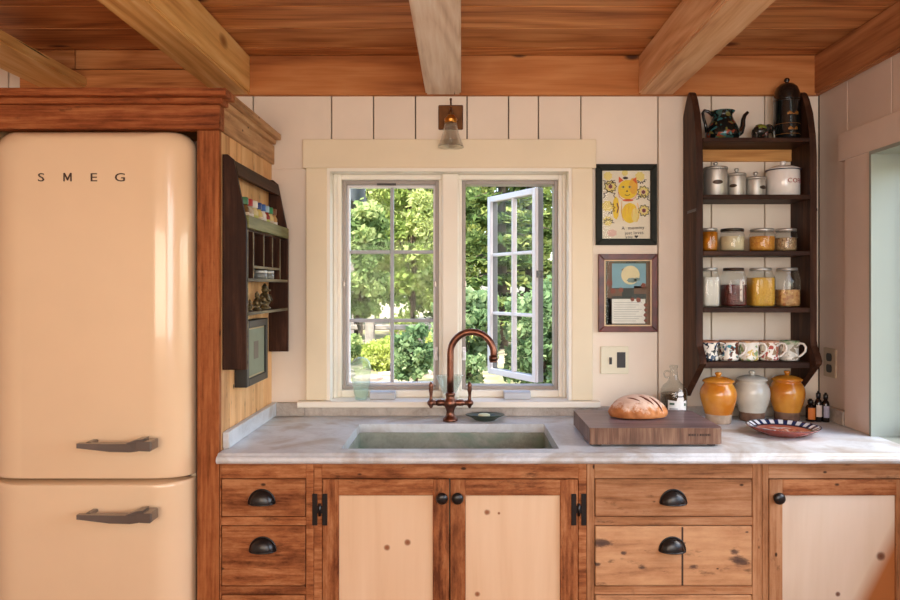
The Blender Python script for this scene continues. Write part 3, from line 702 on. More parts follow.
def fhandle(par, zc):
    yd = 2.121
    H = empty('x'); bpy.data.objects.remove(H)
    def sec(x, y0, y1, z0, z1): return [(x, y0, z0), (x, y1, z0), (x, y1, z1), (x, y0, z1)]
    xl, xr = X(76, 2.06), X(151.5, 2.05); w = xr-xl
    mb = MB()
    mb.loft([sec(xl, 2.062, 2.078, zc-.002, zc+.0115), sec(xl+.45*w, 2.052, 2.078, zc-.0105, zc+.0125), sec(xl+.72*w, 2.050, 2.080, zc-.0115, zc+.0135), sec(xl+.82*w, 2.052, 2.082, zc-.009, zc+.0145)], .5, smooth=False)
    mb.loft([sec(xl+.66*w, 2.054, 2.080, zc+.0125, zc+.014), sec(xl+.78*w, 2.056, 2.10, zc+.013, zc+.0235), sec(xl+.87*w, 2.057, 2.10, zc+.013, zc+.0255)], .5, smooth=False)
    mb.loft([sec(xl+.80*w, 2.050, 2.09, zc-.0075, zc+.0195), sec(xr-.004, 2.048, 2.10, zc-.0085, zc+.0205), sec(xr, 2.052, 2.096, zc-.005, zc+.018)], .5, smooth=False)
    mb.box(xl+.84*w, xl+.95*w, 2.09, yd-.0012, zc-.004, zc+.016, bev=.002)
    mb.box(xl+.08*w, xl+.16*w, 2.074, yd-.0012, zc+.002, zc+.013, bev=.003)
    return mb.build('handle', P['steel'], par)
fhandle(du, Z(447, 2.07)); fhandle(dl, Z(518, 2.07))
for ch, px in zip('SMEG', (41, 67.5, 93.5, 120)):
    mb = MB(); M = Matrix.Translation((X(px, 2.119), 2.1195, Z(181.3, 2.119))) @ Matrix.Rotation(PI/2, 4, 'X')
    mb.text(ch, .036, M, .0012, sx=1.35, bold=0) if ch != 'M' else mb.prism([(X(px, 2.119)+a*.0125, Z(181.3, 2.119)+b*.0255) for a, b in ((-1, 0), (-1, 1), (-.62, 1), (0, .38), (.62, 1), (1, 1), (1, 0), (.68, 0), (.68, .68), (.12, .10), (-.12, .10), (-.68, .68), (-.68, 0))], 'Y', 2.1183, 2.1197); mb.build('letter', P['gasket'], du)

# ================================================================== the hanging shelf on the wooden side panel
xb_, xf = XS+.001, -.676
hs = thing('hanging_shelf', 'dark pigeonhole shelf hung on the wooden side panel, sloped at its top', 'shelf', (-.714, 2.47, 1.2))
def end_board(y0, y1, zlow):
    mb = MB(); mb.prism([(xb_, zlow), (xf, zlow), (xf, 1.664), (-.716, 1.862), (-.735, 1.878), (xb_, 1.878)], 'Y', y0, y1, bev=.002, tone=random.random())
    return mb.build('end_board', W['darkZ'], hs)
end_board(2.199, 2.214, 1.199); end_board(2.728, 2.743, 1.208)
worn = wood('worn_edge_wood', (58, 50, 34), (104, 92, 66), (138, 126, 92), 'Y', rough=.6, bump=.15, var=.3)
mb = MB(); mb.prism([(-.722, 1.815), (-.7055, 1.815), (-.7155, 1.860), (-.732, 1.860)], 'Y', 2.214, 2.728); mb.build('top_rail', W['darkY'], hs)
mb = MB(); mb.box(-.688, xf+.004, 2.2145, 2.7275, 1.648, 1.688, bev=.002); mb.build('lip_rail', wood('worn_green_wood', (76, 72, 40), (124, 124, 80), (150, 148, 104), 'Y', rough=.6, bump=.15, var=.1), hs)
for z in (1.649, 1.487, 1.378):
    mb = MB(); mb.box(xb_, xf-.013 if z > 1.6 else xf-.002, 2.2145, 2.7275, z-.008, z, bev=.001, mi=0)
    mb.box(xf-.0019, xf, 2.2145, 2.7275, z-.009, z+.001, mi=1) if z < 1.6 else None
    mb.build('shelf_board', [W['darkY'], worn], hs)
for y, za, zb2 in ((2.28, 1.487, 1.640), (2.40, 1.53, 1.640), (2.51, 1.53, 1.640), (2.615, 1.487, 1.640)):
    mb = MB(); mb.box(xb_, xf-.002, y-.004, y+.004, za+.0005, zb2); mb.box(xf-.002, xf, y-.004, y+.004, za+.0005, zb2, mi=1); mb.build('divider', [W['darkZ'], worn], hs)
mb = MB(); mb.box(xb_, xf, 2.2845, 2.6105, 1.522, 1.530); mb.build('shelf_board', [worn], hs)
mb = MB(); mb.box(xb_, xf+.0, 2.2145, 2.2215, 1.20, 1.640); mb.build('edge_strip', worn, hs)
# spice bottles in the top tray
caps = [(70, 130, 90), (170, 40, 40), (230, 225, 215), (30, 60, 130), (30, 90, 170), (160, 195, 215), (40, 140, 90), (120, 80, 50)]
names = ['light green', 'red', 'white', 'navy blue', 'bright blue', 'pale blue', 'emerald green', 'brown']
body = [(120, 90, 50), (180, 170, 150), (220, 210, 160), (214, 196, 120), (230, 226, 214), (150, 50, 40), (220, 200, 140), (190, 150, 100)]
for i, y in enumerate((2.302, 2.352, 2.407, 2.458, 2.507, 2.553, 2.605, 2.655)):
    t = thing('spice_bottle', f'small spice bottle with {names[i]} cap in the top tray of the hanging shelf', 'bottle', (-.7175, y, 1.6495), 'spice bottles in the hanging shelf')
    mb = MB(); mb.lathe([(.018, 0), (.0195, .003), (.0195, .068), (.015, .076), (.0145, .082)], (-.7175, y, 1.6495), 18); mb.build('bottle_body', flat('spice_%d' % i, body[i], .25), t)
    mb = MB(); mb.lathe([(.0165, .0825), (.0170, .084), (.0170, .103), (.0155, .106), (0, .106)], (-.7175, y, 1.6495), 18); mb.build('cap', flat('spice_cap_%d' % i, caps[i], .35), t)
    mb = MB(); mb.lathe([(.0199, .018), (.0199, .056)], (-.7175, y, 1.6495), 18); mb.build('paper_label', flat('spice_label_%d' % i, [(225, 215, 190), (235, 235, 230), (200, 210, 120)][i % 3]), t)
for i, (y, lb) in enumerate(((2.452, 'squat glass pot with silver lid in the hanging shelf, nearer the refrigerator door'), (2.545, 'squat glass pot with silver lid in the hanging shelf, nearer the window wall'))):
    t = thing('small_pot', lb, 'jar', (-.710, y, 1.4875), 'small glass pots')
    mb = MB(); mb.lathe([(.027, 0), (.029, .003), (.029, .019), (.027, .021)], (-.710, y, 1.4875), 20); mb.build('pot', flat('pot_%d' % i, (120, 124, 122), .15), t)
    mb = MB(); mb.lathe([(.028, .0215), (.0285, .023), (.0285, .031), (.027, .032), (0, .032)], (-.710, y, 1.4875), 20); mb.build('lid', P['tin'], t)
bronze = paint('bronze_figurine', (120, 104, 70), rough=.4, metal=.6, var=.35, vscale=60)
for y, h, lb in ((2.355, .040, 'smallest bronze figurine in the hanging shelf'), (2.44, .066, 'middle-sized bronze figurine in the hanging shelf'), (2.535, .094, 'tallest bronze figurine in the hanging shelf')):
    k = h/.09; zz = 1.3785; mb = MB()
    mb.lathe([(.020*k, 0), (.022*k, .004*k), (.018*k, .010*k), (.012*k, .014*k), (.019*k, .024*k), (.021*k, .036*k), (.015*k, .052*k), (.007*k, .060*k)], (-.712, y, zz), 16)
    mb.ell((-.711, y, zz+.068*k), (.012*k, .012*k, .013*k)); mb.lathe([(.009*k, .074*k), (.011*k, .078*k), (.003*k, .09*k), (0, .092*k)], (-.712, y, zz), 12)
    mb.tube([(-.700, y-.017*k, zz+.050*k), (-.695, y-.020*k, zz+.036*k), (-.690, y-.008*k, zz+.030*k)], .005*k, 8); mb.tube([(-.700, y+.017*k, zz+.050*k), (-.695, y+.020*k, zz+.036*k), (-.690, y+.008*k, zz+.030*k)], .005*k, 8)
    mb.tube([(-.70, y-.004*k, zz+.068*k), (-.692, y+.004*k, zz+.066*k)], .003*k, 6)
    tag(mb.build('figurine', bronze, loc=(-.712, y, zz)), lb, 'figurine', 'figurines in the hanging shelf')
# small framed picture under it, hung on the panel
t = thing('framed_picture', 'small picture in a deep black frame hung below the hanging shelf', 'picture', (-.73, 2.44, 1.235))
ya, yb2, za, zb2 = 2.316, 2.568, 1.126, 1.347; w = .026
mb = MB()
mb.box(XS+.001, -.709, ya, ya+w, za, zb2, bev=.002); mb.box(XS+.001, -.709, yb2-w, yb2, za, zb2, bev=.002); mb.box(XS+.001, -.709, ya+w, yb2-w, za, za+w, bev=.002); mb.box(XS+.001, -.709, ya+w, yb2-w, zb2-w, zb2, bev=.002)
mb.build('frame', paint('black_deep_frame', (24, 28, 26), rough=.4), t)
mb = MB(); rect = (ya+w, yb2-w, za+w, zb2-w)
mb.box(-.722, -.716, ya+w, yb2-w, za+w, zb2-w, mi=0); mb.box(-.7185, -.7145, ya+w+.006, yb2-w-.006, za+w+.006, zb2-w-.006, mi=1); mb.box(-.716, -.7135, ya+.095, yb2-.105, za+.085, zb2-.075, mi=2)
mb.build('print', [flat('gilt', (176, 160, 120), .4), flat('sage_mat', (128, 136, 112)), flat('print_brown', (112, 100, 84))], t)

# ================================================================== wall lamp over the window
lx = X(451, 2.775)
t = thing('wall_lamp', 'small brass wall lamp with a clear flared glass shade above the window', 'lamp', (lx, YW, 2.13))
mb = MB(); mb.box(X(438.5, YW), X(463, YW), YW-.010, YW-.0005, Z(130, YW), Z(105.5, YW), bev=.003); mb.build('backplate', P['brassdk'], t)
yl = 2.706; zt2 = Z(116, yl)
mb = MB(); mb.tube([(lx, YW-.009, zt2+.022), (lx, 2.745, zt2+.030), (lx, 2.722, zt2+.030), (lx, yl, zt2+.016), (lx, yl, zt2+.002)], .006, 10); mb.tube([(lx, yl+.014, zt2+.028), (lx, yl+.014, zt2+.066)], .0035, 8); mb.ell((lx, yl+.014, zt2+.068), (.005, .005, .006)); mb.build('arm', P['brassdk'], t)
mb = MB(); mb.lathe([(0, .006), (.012, .005), (.017, -.001), (.019, -.006), (.024, -.009), (.026, -.016), (.023, -.020), (.025, -.026), (.022, -.028)], (lx, yl, zt2), 24); mb.build('socket_cap', P['brass'], t)
mb = MB(); mb.lathe([(.0215, -.024), (.024, -.034), (.030, -.060), (.038, -.088), (.045, -.106), (.049, -.116), (.050, -.121), (.0485, -.121), (.0435, -.107), (.036, -.088), (.028, -.060), (.022, -.034)], (lx, yl, zt2), 32); mb.build('shade', P['fog'], t)
mb = MB(); mb.lathe([(.010, -.028), (.012, -.05), (.021, -.075), (.026, -.098), (.022, -.116), (.010, -.126), (0, -.1275)], (lx, yl, zt2), 20); mb.build('bulb', P['clear'], t)

# ================================================================== pictures on the wall
def frame_parts(t, xa, xb, za, zb, w, mat, d=.018, inner=None):
    mb = MB()
    for poly in ([(xa, za), (xb, za), (xb-w, za+w), (xa+w, za+w)], [(xb, za), (xb, zb), (xb-w, zb-w), (xb-w, za+w)], [(xb, zb), (xa, zb), (xa+w, zb-w), (xb-w, zb-w)], [(xa, zb), (xa, za), (xa+w, za+w), (xa+w, zb-w)]):
        mb.prism(poly, 'Y', YW-d, YW-.001, bev=.0025)
    f = mb.build('frame', mat, t)
    if inner:
        mb = MB(); u = w; v = .005
        for b in ((xa+u, xb-u, za+u, za+u+v), (xa+u, xb-u, zb-u-v, zb-u), (xa+u, xa+u+v, za+u+v, zb-u-v), (xb-u-v, xb-u, za+u+v, zb-u-v)): mb.box(b[0], b[1], YW-d+.002, YW-.004, b[2], b[3])
        mb.build('slip', inner, f)
rY = Matrix.Rotation(PI/2, 4, 'X')
xa, xb, za, zb = X(596, 2.765), X(657, 2.765), Z(245, 2.765), Z(164, 2.765)
t = thing('framed_picture', "black-framed child's painting of a yellow cat with flowers", 'picture', ((xa+xb)/2, YW, (za+zb)/2))
frame_parts(t, xa, xb, za, zb, .025, P['blackframe'])
PX = lambda px: X(px, 2.772); PZ = lambda py: Z(py, 2.772)
# the drawing: thin layers of colour on one sheet
mats = [P['paper'], flat('cat_yellow', (236, 204, 48)), flat('cat_ochre', (232, 178, 56)), flat('ink', (50, 46, 40)), flat('flower_yellow', (232, 216, 130)), flat('flower_centre', (122, 60, 62)), flat('petal_pink', (226, 190, 176)), flat('orange_ear', (214, 96, 40)), flat('leaf_tint', (190, 186, 110))]
mb = MB(); mb.box(xa+.022, xb-.022, YW-.006, YW-.002, za+.022, zb-.022, mi=0)
lay = [0]
def blob(cx, cy, rx, ry, mi, n=18, jag=0.0, layer=1, a0=0):
    pts = [(PX(cx+rx*(1+jag*(k % 2))*math.cos(a0+2*PI*k/n)), PZ(cy+ry*(1+jag*(k % 2))*math.sin(a0+2*PI*k/n))) for k in range(n)]
    mb.prism(pts, 'Y', YW-.0060-.0004*layer, YW-.0058, mi=mi)
def ink(pts, w=.36, layer=5, mi=3):
    for (xa1, ya1), (xb1, yb1) in zip(pts, pts[1:]):
        d = math.hypot(xb1-xa1, yb1-ya1) or 1; nx, ny = -(yb1-ya1)/d*w, (xb1-xa1)/d*w
        mb.prism([(PX(xa1+nx), PZ(ya1+ny)), (PX(xb1+nx), PZ(yb1+ny)), (PX(xb1-nx), PZ(yb1-ny)), (PX(xa1-nx), PZ(ya1-ny))], 'Y', YW-.0060-.0004*layer, YW-.0058, mi=mi)
def zig(cx, cy, r0, r1, n, arc=(0, 2*PI)):
    ink([(cx+(r0 if k % 2 else r1)*math.cos(arc[0]+(arc[1]-arc[0])*k/n), cy+(r0 if k % 2 else r1)*math.sin(arc[0]+(arc[1]-arc[0])*k/n)) for k in range(n+1)], .3)
for cx, cy, r, cc in ((610.5, 186.5, 6.5, 1), (643.5, 192, 6.5, 1), (644, 210.5, 6, 1), (608, 176, 5, 0), (640, 176.5, 5.5, 0), (607.5, 206, 6, 0), (625, 172.8, 4, 0), (608, 221, 5.5, 0)):
    blob(cx, cy, max(r-1.2, 2), max(r-1.2, 2), 4, 16, .22, 1)
    if cc: blob(cx, cy, 2.3, 2.3, 6, 12, 0, 2); blob(cx, cy, 1.7, 1.7, 5, 12, .3, 3)
for cx, cy, r, a in ((609, 179, 5.5, (.2, 2.9)), (609.5, 196, 5.5, (2.8, 6.6)), (643, 201, 6, (3.4, 6.2)), (609, 208, 5.5, (-1.3, 1.7)), (641, 178, 5, (.3, 2.6)), (608.5, 224, 5, (3.3, 6.1))): zig(cx, cy, r-1.4, r+.9, 10, a)
blob(612, 233, 4.5, 3.3, 6, 14, .15, 1)
blob(616, 208, 3.2, 11, 1, 16, .08, 2, .3); blob(630, 213, 7.8, 10, 1, 20, .03, 2); blob(635.5, 215, 4, 7, 4, 14, .05, 3); blob(627.8, 189.5, 9.6, 9.6, 1, 24, .02, 3); blob(633.5, 186, 4.2, 8, 2, 16, .05, 4); blob(628, 200.2, 5.5, 1.2, 7, 14, 0, 5)
for xs in ([(618.8, 183), (619, 176.5), (623.5, 180.5)], [(632.5, 180), (636.3, 177), (636.8, 184)]): mb.prism([(PX(a), PZ(b)) for a, b in xs], 'Y', YW-.0082, YW-.0058, mi=7)
blob(625.5, 178, 2.6, 1.3, 3, 10, .1, 5)
for ex in (623.2, 629.7): blob(ex, 187, 1.9, 1.2, 8, 12, 0, 6); blob(ex, 187, .8, .9, 3, 10, 0, 7)
blob(627, 191.2, 1.1, .7, 3, 8, 0, 6); ink([(624.8, 194.6), (626.6, 195.6), (628.5, 195.3), (630, 194.2)], .22, 6)
ink([(617, 203), (618.5, 208), (617, 213)], .5, 6, 5)
for cx, cy, r in ((610.5, 186.5, 5.6), (643.5, 192, 5.6), (644, 210.5, 5.2)): zig(cx, cy, r-1.0, r+.9, 18)
for q in range(5): ink([(622+3.4*q, 206), (621.6+3.6*q, 214+(q % 2)*3)], .18, 6, 2)
ink([(618.5, 192), (619.5, 197), (623, 199.5)], .2, 6, 7); ink([(637, 193), (635.5, 197.5), (632, 199.8)], .2, 6, 7); ink([(622, 201), (621.3, 212), (623.5, 221)], .2, 6, 2); ink([(637.5, 203), (639.5, 213), (637, 222)], .2, 6, 2)
for s_, px, py, sz in (('A  mommy', 633, 229.3, .0185), ('just loves', 634.3, 234.2, .0175), ('you', 629, 238.2, .0175)):
    mb.text(s_, sz, Matrix.Translation((PX(px), YW-.0078, PZ(py))) @ Matrix.Rotation(-.04, 4, 'Y') @ rY, .0004, mi=3, space=1.1)
mb.prism([(PX(a), PZ(b)) for a, b in ((636.4, 238.2), (634.6, 236.4), (635, 235.4), (636, 235.4), (636.4, 236), (636.8, 235.4), (637.8, 235.4), (638.2, 236.4))], 'Y', YW-.0082, YW-.0058, mi=3)
mb.build('drawing', mats, t)
mb = MB(); mb.box(xa+.024, xb-.024, YW-.012, YW-.0105, za+.024, zb-.024); mb.build('glazing', glass('picture_glass', (.99, .99, .99), .1), t)

xa, xb, za, zb = X(598.5, 2.765), X(657.5, 2.765), Z(332, 2.765), Z(254, 2.765)
t = thing('framed_picture', 'maroon-framed collage of a full moon above a white text sheet', 'picture', ((xa+xb)/2, YW, (za+zb)/2))
frame_parts(t, xa, xb, za, zb, .023, P['maroon'], inner=flat('cream_slip', (222, 196, 160)))
mats = [flat('mat_green', (84, 88, 64)), flat('night_blue', (126, 172, 184)), flat('moon', (224, 214, 166)), flat('cloud_grey', (120, 146, 140)), flat('mat_brown', (110, 84, 60)), flat('sheet', (232, 234, 222)), flat('rust', (132, 72, 50)), flat('type', (176, 178, 170)), flat('mat_dark', (58, 66, 58))]
mb = MB(); mb.box(xa+.022, xb-.022, YW-.006, YW-.002, za+.022, zb-.022, mi=0)
def slab(x0, x1, y0, y1, mi, layer=1): mb.box(PX(x0), PX(x1), YW-.006-.0004*layer, YW-.0058, PZ(y1), PZ(y0), mi=mi)
slab(607.5, 614, 262, 326, 4); slab(646.5, 651, 262, 326, 4); slab(626, 636, 259.5, 263.5, 8); slab(607, 612, 298, 326, 8); slab(612, 646, 288, 298.5, 8); slab(612, 622, 289, 296, 4, 2); slab(634, 648, 286, 294, 4, 2)
slab(612, 646, 263.5, 288, 1, 2); blob(630.5, 275, 9.2, 9.4, 2, 30, 0, 4); blob(632, 280.3, 4.6, 2.2, 3, 14, .2, 5); blob(637, 279.5, 3, 1.6, 3, 12, .2, 5); blob(624, 270, 2.2, 1.4, 4, 10, .2, 3)
slab(612, 645.3, 299, 323.5, 5, 3)
for k in range(9): slab(614, 642-3*(k % 3), 302.3+2.3*k, 302.8+2.3*k, 7, 4)
for cx, cy, r in ((632.5, 299.5, 1.8), (638.5, 300, 2.2), (645.5, 305, 1.6), (645.6, 310, 1.4), (645.4, 315, 1.6), (645.6, 320.5, 1.5), (609.5, 283, 2.8), (613, 291, 2.6), (621, 290, 2.2), (643.5, 285.5, 2.2)): blob(cx, cy, r, r, 6, 10, .25, 5)
mb.build('collage', mats, t)
mb = MB(); mb.box(xa+.028, xb-.028, YW-.012, YW-.0105, za+.028, zb-.028); mb.build('glazing', bpy.data.materials['picture_glass'], t)

# switch plate and socket
t = thing('light_switch', 'square ivory plate with dark toggle and dark dimmer below the pictures', 'switch', (X(614.5, YW), YW, 1.17))
xa, xb, za, zb = X(600.5, 2.775), X(628.5, 2.775), Z(374, 2.775), Z(346.3, 2.775)
mb = MB(); mb.box(xa, xb, YW-.007, YW-.0005, za, zb, bev=.003, seg=2); mb.build('plate', P['ivory'], t)
mb = MB(); cx = X(610.2, YW); mb.box(cx-.0055, cx+.0055, YW-.0075, YW-.0068, 1.153, 1.181); mb.box(cx-.0035, cx+.0035, YW-.016, YW-.0074, 1.166, 1.177, bev=.001); mb.build('toggle', P['dkgrey'], t)
mb = MB(); mb.box(X(616.5, YW), X(625, YW), YW-.0095, YW-.0069, Z(367.5, YW), Z(352, YW), bev=.001); mb.box(X(618, YW), X(623.5, YW), YW-.011, YW-.0094, Z(360, YW), Z(354, YW), bev=.0008); mb.build('dimmer', P['dkgrey'], t)
t = thing('wall_socket', 'ivory wall socket with dark outlets on the side wall beside the open shelf', 'socket', (XR, 2.69, 1.17))
mb = MB(); mb.box(XR-.007, XR-.0005, 2.645, 2.735, 1.113, 1.225, bev=.003, seg=2); mb.build('plate', paint('beige_plate', (190, 168, 140), rough=.4), t)
for z in (1.147, 1.190):
    mb = MB(); mb.prism(rr_poly(2.672, 2.708, z-.0155, z+.0155, .010, 4), 'X', XR-.0095, XR-.0068); mb.build('outlet', P['black'], t)

# ================================================================== faucet
fxc, fyc = X(450.3, 2.66), 2.66
t = thing('faucet', 'copper gooseneck bridge faucet with two lever handles', 'faucet', (fxc, fyc, ZT))
z0 = ZT+.0005
mb = MB(); mb.lathe([(.0275, 0), (.029, .004), (.027, .010), (.020, .016), (.0155, .026), (.0145, .036), (.018, .048), (.024, .058), (.026, .068), (.024, .078), (.018, .086), (.0165, .094), (.0185, .100), (.0185, .106), (.014, .110)], (fxc, fyc, z0), 32)
for s in (-1, 1):
    mb.lathe([(.016, .012), (.013, .020), (.011, .030), (.0125, .034), (.0125, .048), (.010, .050), (.009, .058)][::1] if s > 0 else [(.009, -.058), (.010, -.050), (.0125, -.048), (.0125, -.034), (.011, -.030), (.013, -.020), (.016, -.012)], (fxc, fyc, z0+.069), 20, axis='X')
mb.build('body', P['copper'], t)
rr = .083; zc = Z(353.5, fyc); pts = [(fxc, fyc, z0+.108), (fxc, fyc, z0+.16), (fxc, fyc, zc-.03)]
dirx, diry = math.cos(-.12), math.sin(-.12)
for k in range(21):
    a = PI-PI*1.05*k/20; q = rr+rr*math.cos(a); pts.append((fxc+dirx*q, fyc+diry*q, zc+rr*math.sin(a)))
e = pts[-1]
mb = MB(); mb.tube(pts, .0132, 16); mb.tube([(e[0]-.0008, e[1], e[2]+.006), (e[0]-.001, e[1], e[2]-.012)], .0165, 16); mb.tube([(e[0]-.001, e[1], e[2]-.0118), (e[0]-.001, e[1], e[2]-.018)], .0145, 16); mb.build('spout', P['copper'], t)
for s in (-1, 1):
    hx = fxc+s*.0735; zz = z0+.069
    mb = MB(); mb.ell((hx, fyc, zz), (.0145, .0145, .013)); mb.lathe([(.008, .008), (.0065, .016), (.0055, .026), (.007, .040), (.0095, .050), (.0075, .060), (.0095, .066), (.006, .074), (.002, .079), (0, .0795)], (hx, fyc, zz), 16); mb.lathe([(0, -.022), (.004, -.020), (.008, -.012), (.010, -.008)], (hx, fyc, zz), 16)
    mb.tube([(hx-s*.018, fyc, zz), (hx, fyc, zz)], .0095, 12)
    mb.build('handle', P['copper'], t)

# soap dish
dx, dy = .092, 2.672
t = thing('soap_dish', 'small oval dark green dish on the worktop behind the sink', 'dish', (dx, dy, ZT))
mb = MB(); mb.lathe([(.0, .004), (.030, .004), (.034, .0), (.038, .001), (.046, .008), (.064, .0165), (.076, .022), (.074, .0235), (.060, .019), (.040, .010), (.0, .0085)], (dx, dy, ZT+.0005), 36, sy=.62); mb.build('dish', paint('pewter_green', (72, 84, 72), rough=.3, metal=.4), t)
mb = MB(); mb.ell((dx-.004, dy, ZT+.020), (.024, .017, .0085)); tag(mb.build('soap', flat('soap', (206, 214, 180), .4), loc=(dx, dy, ZT+.011)), 'pale green bar of soap lying in the dark dish', 'soap')
# glass on the sill
gx, gy, gz = X(361, 2.785), 2.785, 1.0122
t = thing('glass_bottle', 'pale green domed glass bottle standing on the window sill', 'bottle', (gx, gy, gz))
pf = [(0, .004), (.021, .002), (.024, .001), (.025, .004), (.024, .012), (.027, .024), (.034, .060), (.0385, .095), (.0405, .120), (.0395, .136), (.034, .151), (.024, .162), (.012, .168), (0, .1695)]
mb = MB(); mb.lathe(pf, (gx, gy, gz), 36); mb.build('bottle_body', P['green'], t)
mb = MB(); mb.lathe([(0, .008), (.0215, .008), (.0235, .020), (.029, .042), (.0285, .043), (0, .043)], (gx, gy, gz), 30); mb.build('water', glass('greenish_water', (.93, .975, .95), .8), t)
vx, vy = X(449.5, 2.745), 2.756
t = thing('glass_vase', 'clear footed glass vase on the sill behind the faucet', 'vase', (vx, vy, gz))
mb = MB(); mb.lathe([(0, .002), (.058, .0), (.060, .003), (.020, .008), (.011, .012), (.014, .018), (.026, .030), (.038, .055), (.047, .080), (.052, .096), (.0535, .100), (.0515, .0995), (.045, .081), (.036, .057), (.024, .033), (0, .022)], (vx, vy, gz), 36, sy=.55); mb.build('vase_body', glass('vase_glass', (.95, .98, .97), 1.6, body=.07), t)

# ================================================================== open shelf on the wall
SX0, SX1 = .882, 1.334
os_ = thing('open_shelf', 'tall dark wooden open shelf fixed to the wall in the corner', 'shelf', (1.12, YW-.06, 1.1))
D_ = .16
side = [(YW-.002, 2.13), (YW-.002, 1.045), (YW-.022, 1.030), (YW-.04, 1.05), (YW-.165, 1.155), (YW-.198, 1.174), (YW-.202, 1.187), (YW-.192, 1.202), (YW-.163, 1.238), (YW-D_, 1.26), (YW-D_, 1.95), (YW-.152, 2.035), (YW-.132, 2.12), (YW-.108, 2.178), (YW-.086, 2.207), (YW-.072, 2.214), (YW-.058, 2.209), (YW-.036, 2.185), (YW-.012, 2.14)]
for a in (SX0, SX1-.025):
    mb = MB(); mb.prism(side, 'X', a, a+.025, bev=.003, tone=random.random()); mb.build('side_board', W['darkZ'], os_)
SZ = [2.0205, 1.8067, 1.5957, 1.383, 1.179]; TH = [.016, .018, .018, .0185, .024]
for z, th in zip(SZ, TH):
    mb = MB(); mb.box(SX0+.0255, SX1-.0255, YW-D_+.0005, YW-.002, z-th, z, bev=.002); mb.build('shelf_board', W['darkX'], os_)
mb = MB(); mb.box(SX0+.0255, SX1-.0255, YW-.014, YW-.002, Z(161.5, 2.768), SZ[0]-.0165, bev=.001); mb.build('back_rail', W['back'], os_)
for a, zz in ((SX0-.0015, 1.745), (SX1+.0005, 1.745)):
    mb = MB(); mb.box(a, a+.001, YW-D_-.001, YW-.06, zz, zz+.010); mb.build('strap', P['black'], os_)

IY = 2.70
def ix(px, y=IY): return X(px, y)
E = .0008
# --- top shelf
lac = paint('black_lacquer', (16, 20, 20), rough=.16, coat=.6)
orn = spotted('painted_lacquer', (16, 24, 24), [(50, 84, 80), (140, 66, 46), (52, 108, 112), (104, 100, 56)], 30, .18, .41)
tx, tz = ix(722.5), SZ[0]+E
t = thing('teapot', 'black lacquered teapot with painted flowers on the top shelf', 'teapot', (tx, IY, tz))
mb = MB(); mb.lathe([(0, .003), (.046, .0), (.050, .004), (.060, .012), (.064, .024), (.062, .038), (.054, .058), (.044, .078), (.037, .094), (.036, .102), (.044, .112), (.046, .116), (.043, .1165), (.034, .104), (.034, .098), (0, .098)], (tx, IY, tz), 40); mb.build('pot', orn, t)
mb = MB(); mb.lathe([(.033, .0985), (.032, .104), (.018, .109), (.007, .112), (.006, .116), (0, .117)], (tx, IY, tz), 24); mb.build('lid', lac, t)
mb = MB(); mb.tube([(tx+.052, IY, tz+.030), (tx+.070, IY, tz+.038), (tx+.078, IY, tz+.060), (tx+.080, IY, tz+.085), (tx+.086, IY, tz+.102), (tx+.098, IY, tz+.114)], [.016, .0125, .010, .0085, .0072, .006], 14); mb.build('spout', lac, t)
mb = MB(); mb.tube([(tx-.036, IY, tz+.100), (tx-.055, IY, tz+.116), (tx-.070, IY, tz+.120), (tx-.0765, IY, tz+.110), (tx-.073, IY, tz+.090), (tx-.0665, IY, tz+.068), (tx-.060, IY, tz+.036)], [.007, .0065, .0065, .006, .0055, .006, .007], 12); mb.build('handle', lac, t)
ex = ix(763)
t = thing('elephant_figurine', 'small dark elephant figurine with a green blanket on the top shelf', 'figurine', (ex, IY, SZ[0]+E))
k = 1.0; mb = MB(); bz = SZ[0]+E
mb.ell((ex-.010, IY, bz+.040), (.031, .022, .025)); mb.ell((ex+.022, IY, bz+.050), (.017, .016, .018))
for sx_, sy_ in ((-.030, -.010), (-.030, .010), (.008, -.010), (.008, .010)): mb.lathe([(.0095, 0), (.0088, .004), (.009, .03), (.010, .036)], (ex+sx_, IY+sy_, bz), 12)
mb.tube([(ex+.032, IY, bz+.050), (ex+.041, IY, bz+.040), (ex+.043, IY, bz+.024), (ex+.044, IY, bz+.010), (ex+.049, IY, bz+.005)], [.010, .0085, .007, .006, .005], 10)
mb.ell((ex+.013, IY-.015, bz+.050), (.010, .004, .014)); mb.ell((ex+.013, IY+.015, bz+.050), (.010, .004, .014)); mb.tube([(ex-.040, IY, bz+.045), (ex-.043, IY, bz+.025)], .003, 6)
mb.build('elephant', spotted('elephant_paint', (38, 36, 30), [(110, 62, 52), (120, 112, 90)], 60, .25, .36), t, fuse=.0022)
R = []
for i in range(7):
    yq = -1.25+2.5*i/6
    R.append([(ex-.026+.030*j/4, IY+.0236*math.sin(yq), bz+.0405+.0268*math.cos(yq)-.002*abs(j-2)) for j in range(5)])
V = [p for r in R for p in r]; mb = MB(); mb.raw(V, [[i*5+j, i*5+j+1, (i+1)*5+j+1, (i+1)*5+j] for i in range(6) for j in range(4)], .5, True)
o = mb.build('blanket', spotted('green_blanket', (112, 124, 40), [(160, 150, 60), (70, 90, 50)], 80, .4, .4), t); sm = o.modifiers.new('thick', 'SOLIDIFY'); sm.thickness = .0016; sm.offset = 1
cx_ = ix(786.8)
t = thing('tea_caddy', 'tall black domed canister with gold ornament on the top shelf', 'canister', (cx_, IY, SZ[0]+E))
mb = MB(); mb.lathe([(.046, 0), (.048, .003), (.048, .150), (.0495, .151), (.0495, .155), (.048, .156)], (cx_, IY, bz), 36); can = mb.build('canister_body', lac, t)
mb = MB(); mb.lathe([(.049, .157), (.0492, .160), (.047, .185), (.040, .207), (.026, .221), (.010, .226), (.006, .229), (.010, .233), (.011, .239), (.007, .245), (0, .246)], (cx_, IY, bz), 36); mb.build('lid', lac, t)
